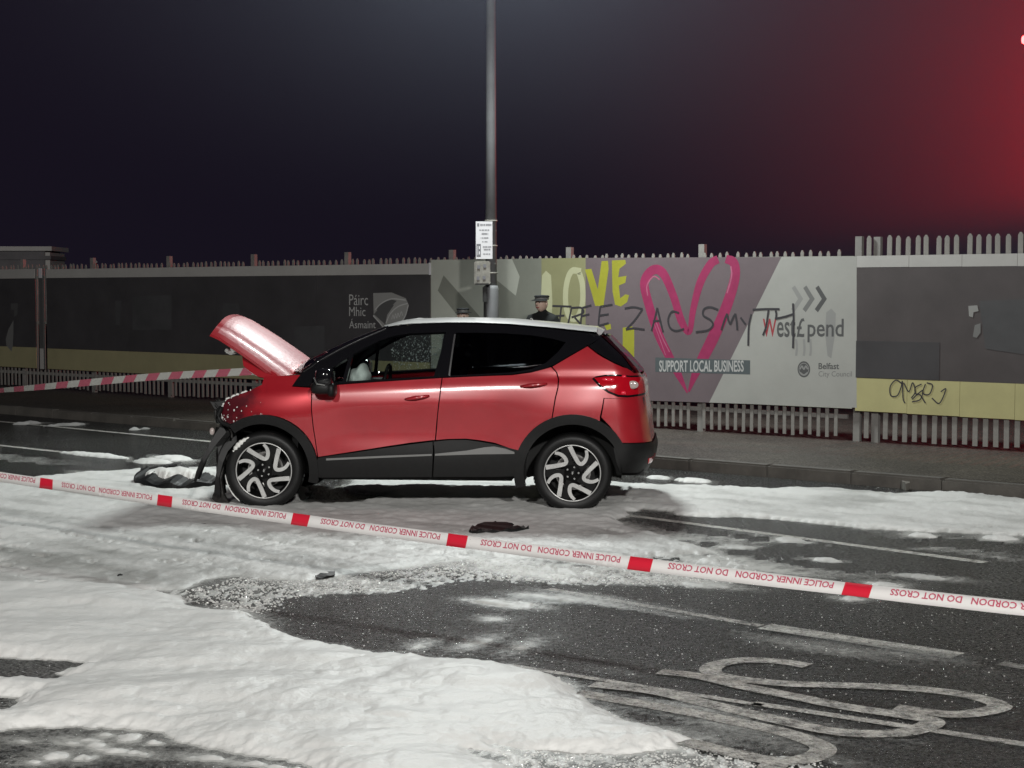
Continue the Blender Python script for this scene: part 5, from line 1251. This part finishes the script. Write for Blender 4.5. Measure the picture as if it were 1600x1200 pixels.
torn_bumper()
jagged('plastic_shard', 'flat black plastic shard on the foam below the middle of the car', [(733, 838), (738, 831), (752, 827), (775, 825), (800, 828), (826, 833), (800, 836), (770, 838), (745, 840)], 0.018, 0.03, M['black'], 'debris', 0.012, group='debris on the foam', seed=2)
jagged('plastic_shard', 'short black shard at the foam edge above the bare wet asphalt', [(493, 904), (505, 900), (524, 897), (522, 903), (505, 907), (494, 907)], 0.010, 0.012, M['black'], 'debris', 0.005, group='debris on the foam', seed=4)
for px, py, s_, lb, sd in ((135, 829, 9, 'small twisted black scrap on the foam left of the large grey patch', 6), (187, 904, 6, 'tiny black scrap on the smooth foam near the left bank', 7), (118, 864, 7, 'small dark scrap half sunk in the foam at the left', 8), (183, 810, 16, 'dark thin scrap in the foam under the second red tape block', 9), (305, 824, 18, 'long dark scrap in the grey shaded foam below the front wheel', 10)):
    jagged('plastic_scrap', lb, [(px - s_, py + 1), (px - s_ * 0.3, py - s_ * 0.28), (px + s_, py - s_ * 0.1), (px + s_ * 0.4, py + s_ * 0.15), (px - s_ * 0.5, py + s_ * 0.3)], 0.012, 0.010, M['black'], 'debris', 0.006, group='debris on the foam', seed=sd)
jagged('stone', 'small dark lump standing on the kerb right of the car', [(1408, 763), (1413, 757), (1421, 758), (1424, 764), (1415, 767)], 0.0, 0.07, M['box_grey'], 'stone', 0.01, seed=12)

# foam lumps clinging to the car
def lump(px, py, y, rx, rz, seed, parent):
    c = C3(px, py, y); v, f = lumpy(c, rx, 0.02, rz, 0.25, seed, 2.0, 14, 8); return mesh('foam_clump', v, f, M['foam_lump'], parent, True)
def foam_streak(a0, a1, r0, r1, rads):
    n = len(rads); P_ = [((r0 + (r1 - r0) * i / (n - 1)) * math.cos(rad(a0 + (a1 - a0) * i / (n - 1))), -0.872, WR + (r0 + (r1 - r0) * i / (n - 1)) * math.sin(rad(a0 + (a1 - a0) * i / (n - 1)))) for i in range(n)]
    MB().tube(catmull(P_, 4), list(np.interp(np.linspace(0, 1, 4 * (n - 1) + 1), np.linspace(0, 1, n), rads) * (1 + 0.18 * np.sin(np.arange(4 * (n - 1) + 1) * 1.9))), 9).build('foam_clump', M['foam_lump'], car, True)
foam_streak(112, 152, 0.305, 0.292, [0.006, 0.017, 0.024, 0.026, 0.020, 0.010]); foam_streak(160, 175, 0.285, 0.280, [0.004, 0.012, 0.010, 0.004])
foam_streak(186, 232, 0.325, 0.327, [0.002, 0.005, 0.004, 0.006, 0.003])
lump(368, 545, -0.62, 0.045, 0.03, 5, car); lump(362, 551, -0.5, 0.05, 0.02, 6, car); lump(355, 548, -0.45, 0.02, 0.02, 7, car)
r = random.Random(21); sb = MB()
for q in range(85):
    px, py = r.uniform(346, 410), r.uniform(592, 662)
    if not inside(uv(px, py), fender) or r.random() < (px - 346) / 90: continue
    u, z = uv(px, py); p = Ps(u, z) + Pn(u, z) * 0.002; n_ = Pn(u, z); s_ = r.uniform(0.002, 0.006) * (1.8 if r.random() < 0.15 else 1)
    sb.add([(p[0] + a * s_, p[1] + b_ * 0.005, p[2] + c * s_ * r.uniform(1.0, 1.8)) for a, b_, c in iv], ifc)
for i in range(len(fender)):
    a = fender[i]
    if a[0] < -0.05 and a[1] > 0.75:
        for q in range(9):
            b2 = fender[(i + 1) % len(fender)]; t = r.random(); u, z = a[0] + (b2[0] - a[0]) * t, a[1] + (b2[1] - a[1]) * t; p = Ps(u, z); s_ = r.uniform(0.006, 0.018)
            sb.add([(p[0] + A * s_, p[1] + 0.01 + B_ * 0.012, p[2] + C_ * s_) for A, B_, C_ in iv], ifc)
o = sb.build('foam_spatter', M['foam_lump'], car, True); o['kind'] = 'stuff'

# ------------------------------------------------------------------ people behind the car
def skinned(name, joints, bones, m, parent, sub=2):
    me = bpy.data.meshes.new(name); me.from_pydata([j[:3] for j in joints], bones, []); me.update()
    o = bpy.data.objects.new(name, me); COL.objects.link(o)
    sk = o.modifiers.new('skin', 'SKIN'); sk.use_smooth_shade = True
    if not me.skin_vertices: me.attributes
    for i, j in enumerate(joints):
        r_ = j[3] if isinstance(j[3], tuple) else (j[3], j[3]); me.skin_vertices[0].data[i].radius = r_
    me.skin_vertices[0].data[0].use_root = True
    ss = o.modifiers.new('sub', 'SUBSURF'); ss.levels = sub; ss.render_levels = sub
    dg = bpy.context.evaluated_depsgraph_get(); dg.update()
    m2 = bpy.data.meshes.new_from_object(o.evaluated_get(dg)); bpy.data.objects.remove(o); bpy.data.meshes.remove(me)
    m2.name = name; m2.materials.clear()
    return link(name, m2, m, parent, True)
def person(loc, rotz, h, label, raised):
    root = empty('person', loc, rotz, label, 'person', 'officers behind the car'); k = h / 1.75
    def J(x, y, z, r): return (x * k, y * k, z * k, (r[0] * k, r[1] * k) if isinstance(r, tuple) else r * k)
    # faces -y
    wl = (-0.02, -0.30, 1.33) if raised else (-0.27, -0.06, 0.86); el = (-0.27, -0.10, 1.14) if raised else (-0.27, 0.02, 1.12)
    j = [J(0, 0, 0.95, (0.15, 0.11)), J(0, 0, 1.18, (0.14, 0.10)), J(0, 0, 1.40, (0.16, 0.10)), J(0, 0.0, 1.50, 0.055), J(0, -0.02, 1.56, 0.055),
         J(-0.19, 0, 1.42, 0.065), J(*el, 0.045), J(*wl, 0.032), J(0.19, 0, 1.42, 0.065), J(0.27, 0.02, 1.12, 0.045), J(0.26, -0.06, 0.86, 0.032),
         J(-0.10, 0, 0.86, 0.095), J(-0.11, -0.01, 0.48, 0.06), J(-0.11, 0.02, 0.09, 0.045), J(0.10, 0, 0.86, 0.095), J(0.11, -0.01, 0.48, 0.06), J(0.11, 0.02, 0.09, 0.045), J(-0.12, -0.14, 0.04, 0.035), J(0.12, -0.14, 0.04, 0.035)]
    b = [(0, 1), (1, 2), (2, 3), (3, 4), (2, 5), (5, 6), (6, 7), (2, 8), (8, 9), (9, 10), (0, 11), (11, 12), (12, 13), (13, 17), (0, 14), (14, 15), (15, 16), (16, 18)]
    body = skinned('body', j, b, M['uniform'], root)
    v, f = ellipsoid((0, -0.03 * k, 1.612 * k), 0.075 * k, 0.093 * k, 0.104 * k, 2.2, 20, 14); v = [(x * (1 - 0.25 * max(0, (1.60 * k - z)) / (0.1 * k)), y, z) for x, y, z in v]
    hd_ = mesh('head', v, f, M['skin'], root, True)
    MB().tube([(0, -0.120 * k, 1.64 * k), (0, -0.143 * k, 1.60 * k)], [0.008 * k, 0.014 * k], 8).build('nose', M['skin'], hd_, True)
    for sx in (-1, 1):
        v, f = ellipsoid((sx * 0.077 * k, -0.02 * k, 1.615 * k), 0.012 * k, 0.02 * k, 0.032 * k, 2, 10, 6); mesh('ear', v, f, M['skin'], hd_, True)
        v, f = ellipsoid((sx * 0.030 * k, -0.117 * k, 1.63 * k), 0.011 * k, 0.006 * k, 0.007 * k, 2, 10, 6); mesh('eye', v, f, M['sign_ink'], hd_, True)
    MB().tube([(-0.022 * k, -0.116 * k, 1.565 * k), (0, -0.122 * k, 1.564 * k), (0.022 * k, -0.116 * k, 1.565 * k)], 0.005 * k, 6).build('mouth', M['h_redw'], hd_)
    v, f = lathe([(0.084 * k, 0), (0.086 * k, 0.028 * k), (0.098 * k, 0.046 * k), (0.085 * k, 0.058 * k), (0.0, 0.064 * k)], 28, 'z'); mesh('cap', [(x, y * 1.15 - 0.02 * k, z + 1.665 * k) for x, y, z in v], f, M['cap'], root, True)
    vs, fs = [], []
    for i in range(13):
        a = math.pi + math.pi * (0.12 + 0.76 * i / 12)
        for r_, dz in ((0.085, 0.005), (0.145, -0.022)): vs.append((r_ * k * math.cos(a), r_ * k * 1.15 * math.sin(a) - 0.02 * k, 1.672 * k + dz * k))
        if i: fs.append((2 * i - 2, 2 * i - 1, 2 * i + 1, 2 * i))
    mesh('cap_peak', vs, fs, M['black'], root)
    v, f = lathe([(0.088 * k, 0.006 * k), (0.0885 * k, 0.028 * k)], 28, 'z'); mesh('cap_band', [(x, y * 1.15 - 0.02 * k, z + 1.665 * k) for x, y, z in v], f, M['h_grey'], root, True)
    for sx, w in ((-1, wl), (1, (0.26, -0.06, 0.86))):
        w = np.array(w) * k; up = raised and sx < 0; dr = np.array([0.75, -0.25, 0.60]) if up else np.array([0, -0.12, -1.0]); dr = dr / np.linalg.norm(dr); sd = np.array([1.0, 0, 0]); sd = sd - dr * np.dot(sd, dr); sd /= np.linalg.norm(sd); fw = np.cross(sd, dr)
        jj = [tuple(w) + (0.022 * k,), tuple(w + dr * 0.05 * k) + ((0.034 * k, 0.016 * k),)]; bb = [(0, 1)]
        for q, (ox, ln) in enumerate(((-0.030, 0.062), (-0.010, 0.075), (0.010, 0.072), (0.029, 0.056))):
            a = w + dr * 0.09 * k + sd * ox * k; n0_ = len(jj)
            jj += [tuple(a) + (0.009 * k,), tuple(a + dr * ln * 0.5 * k + fw * 0.010 * k) + (0.0085 * k,), tuple(a + dr * ln * 0.85 * k + fw * 0.03 * k) + (0.007 * k,)]; bb += [(1, n0_), (n0_, n0_ + 1), (n0_ + 1, n0_ + 2)]
        n0_ = len(jj); th_ = w + dr * 0.035 * k - sd * 0.035 * k * sx; jj += [tuple(th_) + (0.010 * k,), tuple(th_ + dr * 0.03 * k - sd * 0.022 * k * sx) + (0.009 * k,)]; bb += [(0, n0_), (n0_, n0_ + 1)]
        skinned('hand', jj, bb, M['glove'] if up else M['skin'], root, 1)
    return root
pA = at_depth(848, 470, 20.3); person((pA[0], 20.3, PAV), rad(-35), 1.70, 'person in dark uniform and cap standing behind the car against the olive print', True)
pB = at_depth(723, 490, 20.9); person((pB[0], 20.9, PAV), rad(10), 1.53, 'person left of the lamp column with only a dark cap showing above the car roof', False)
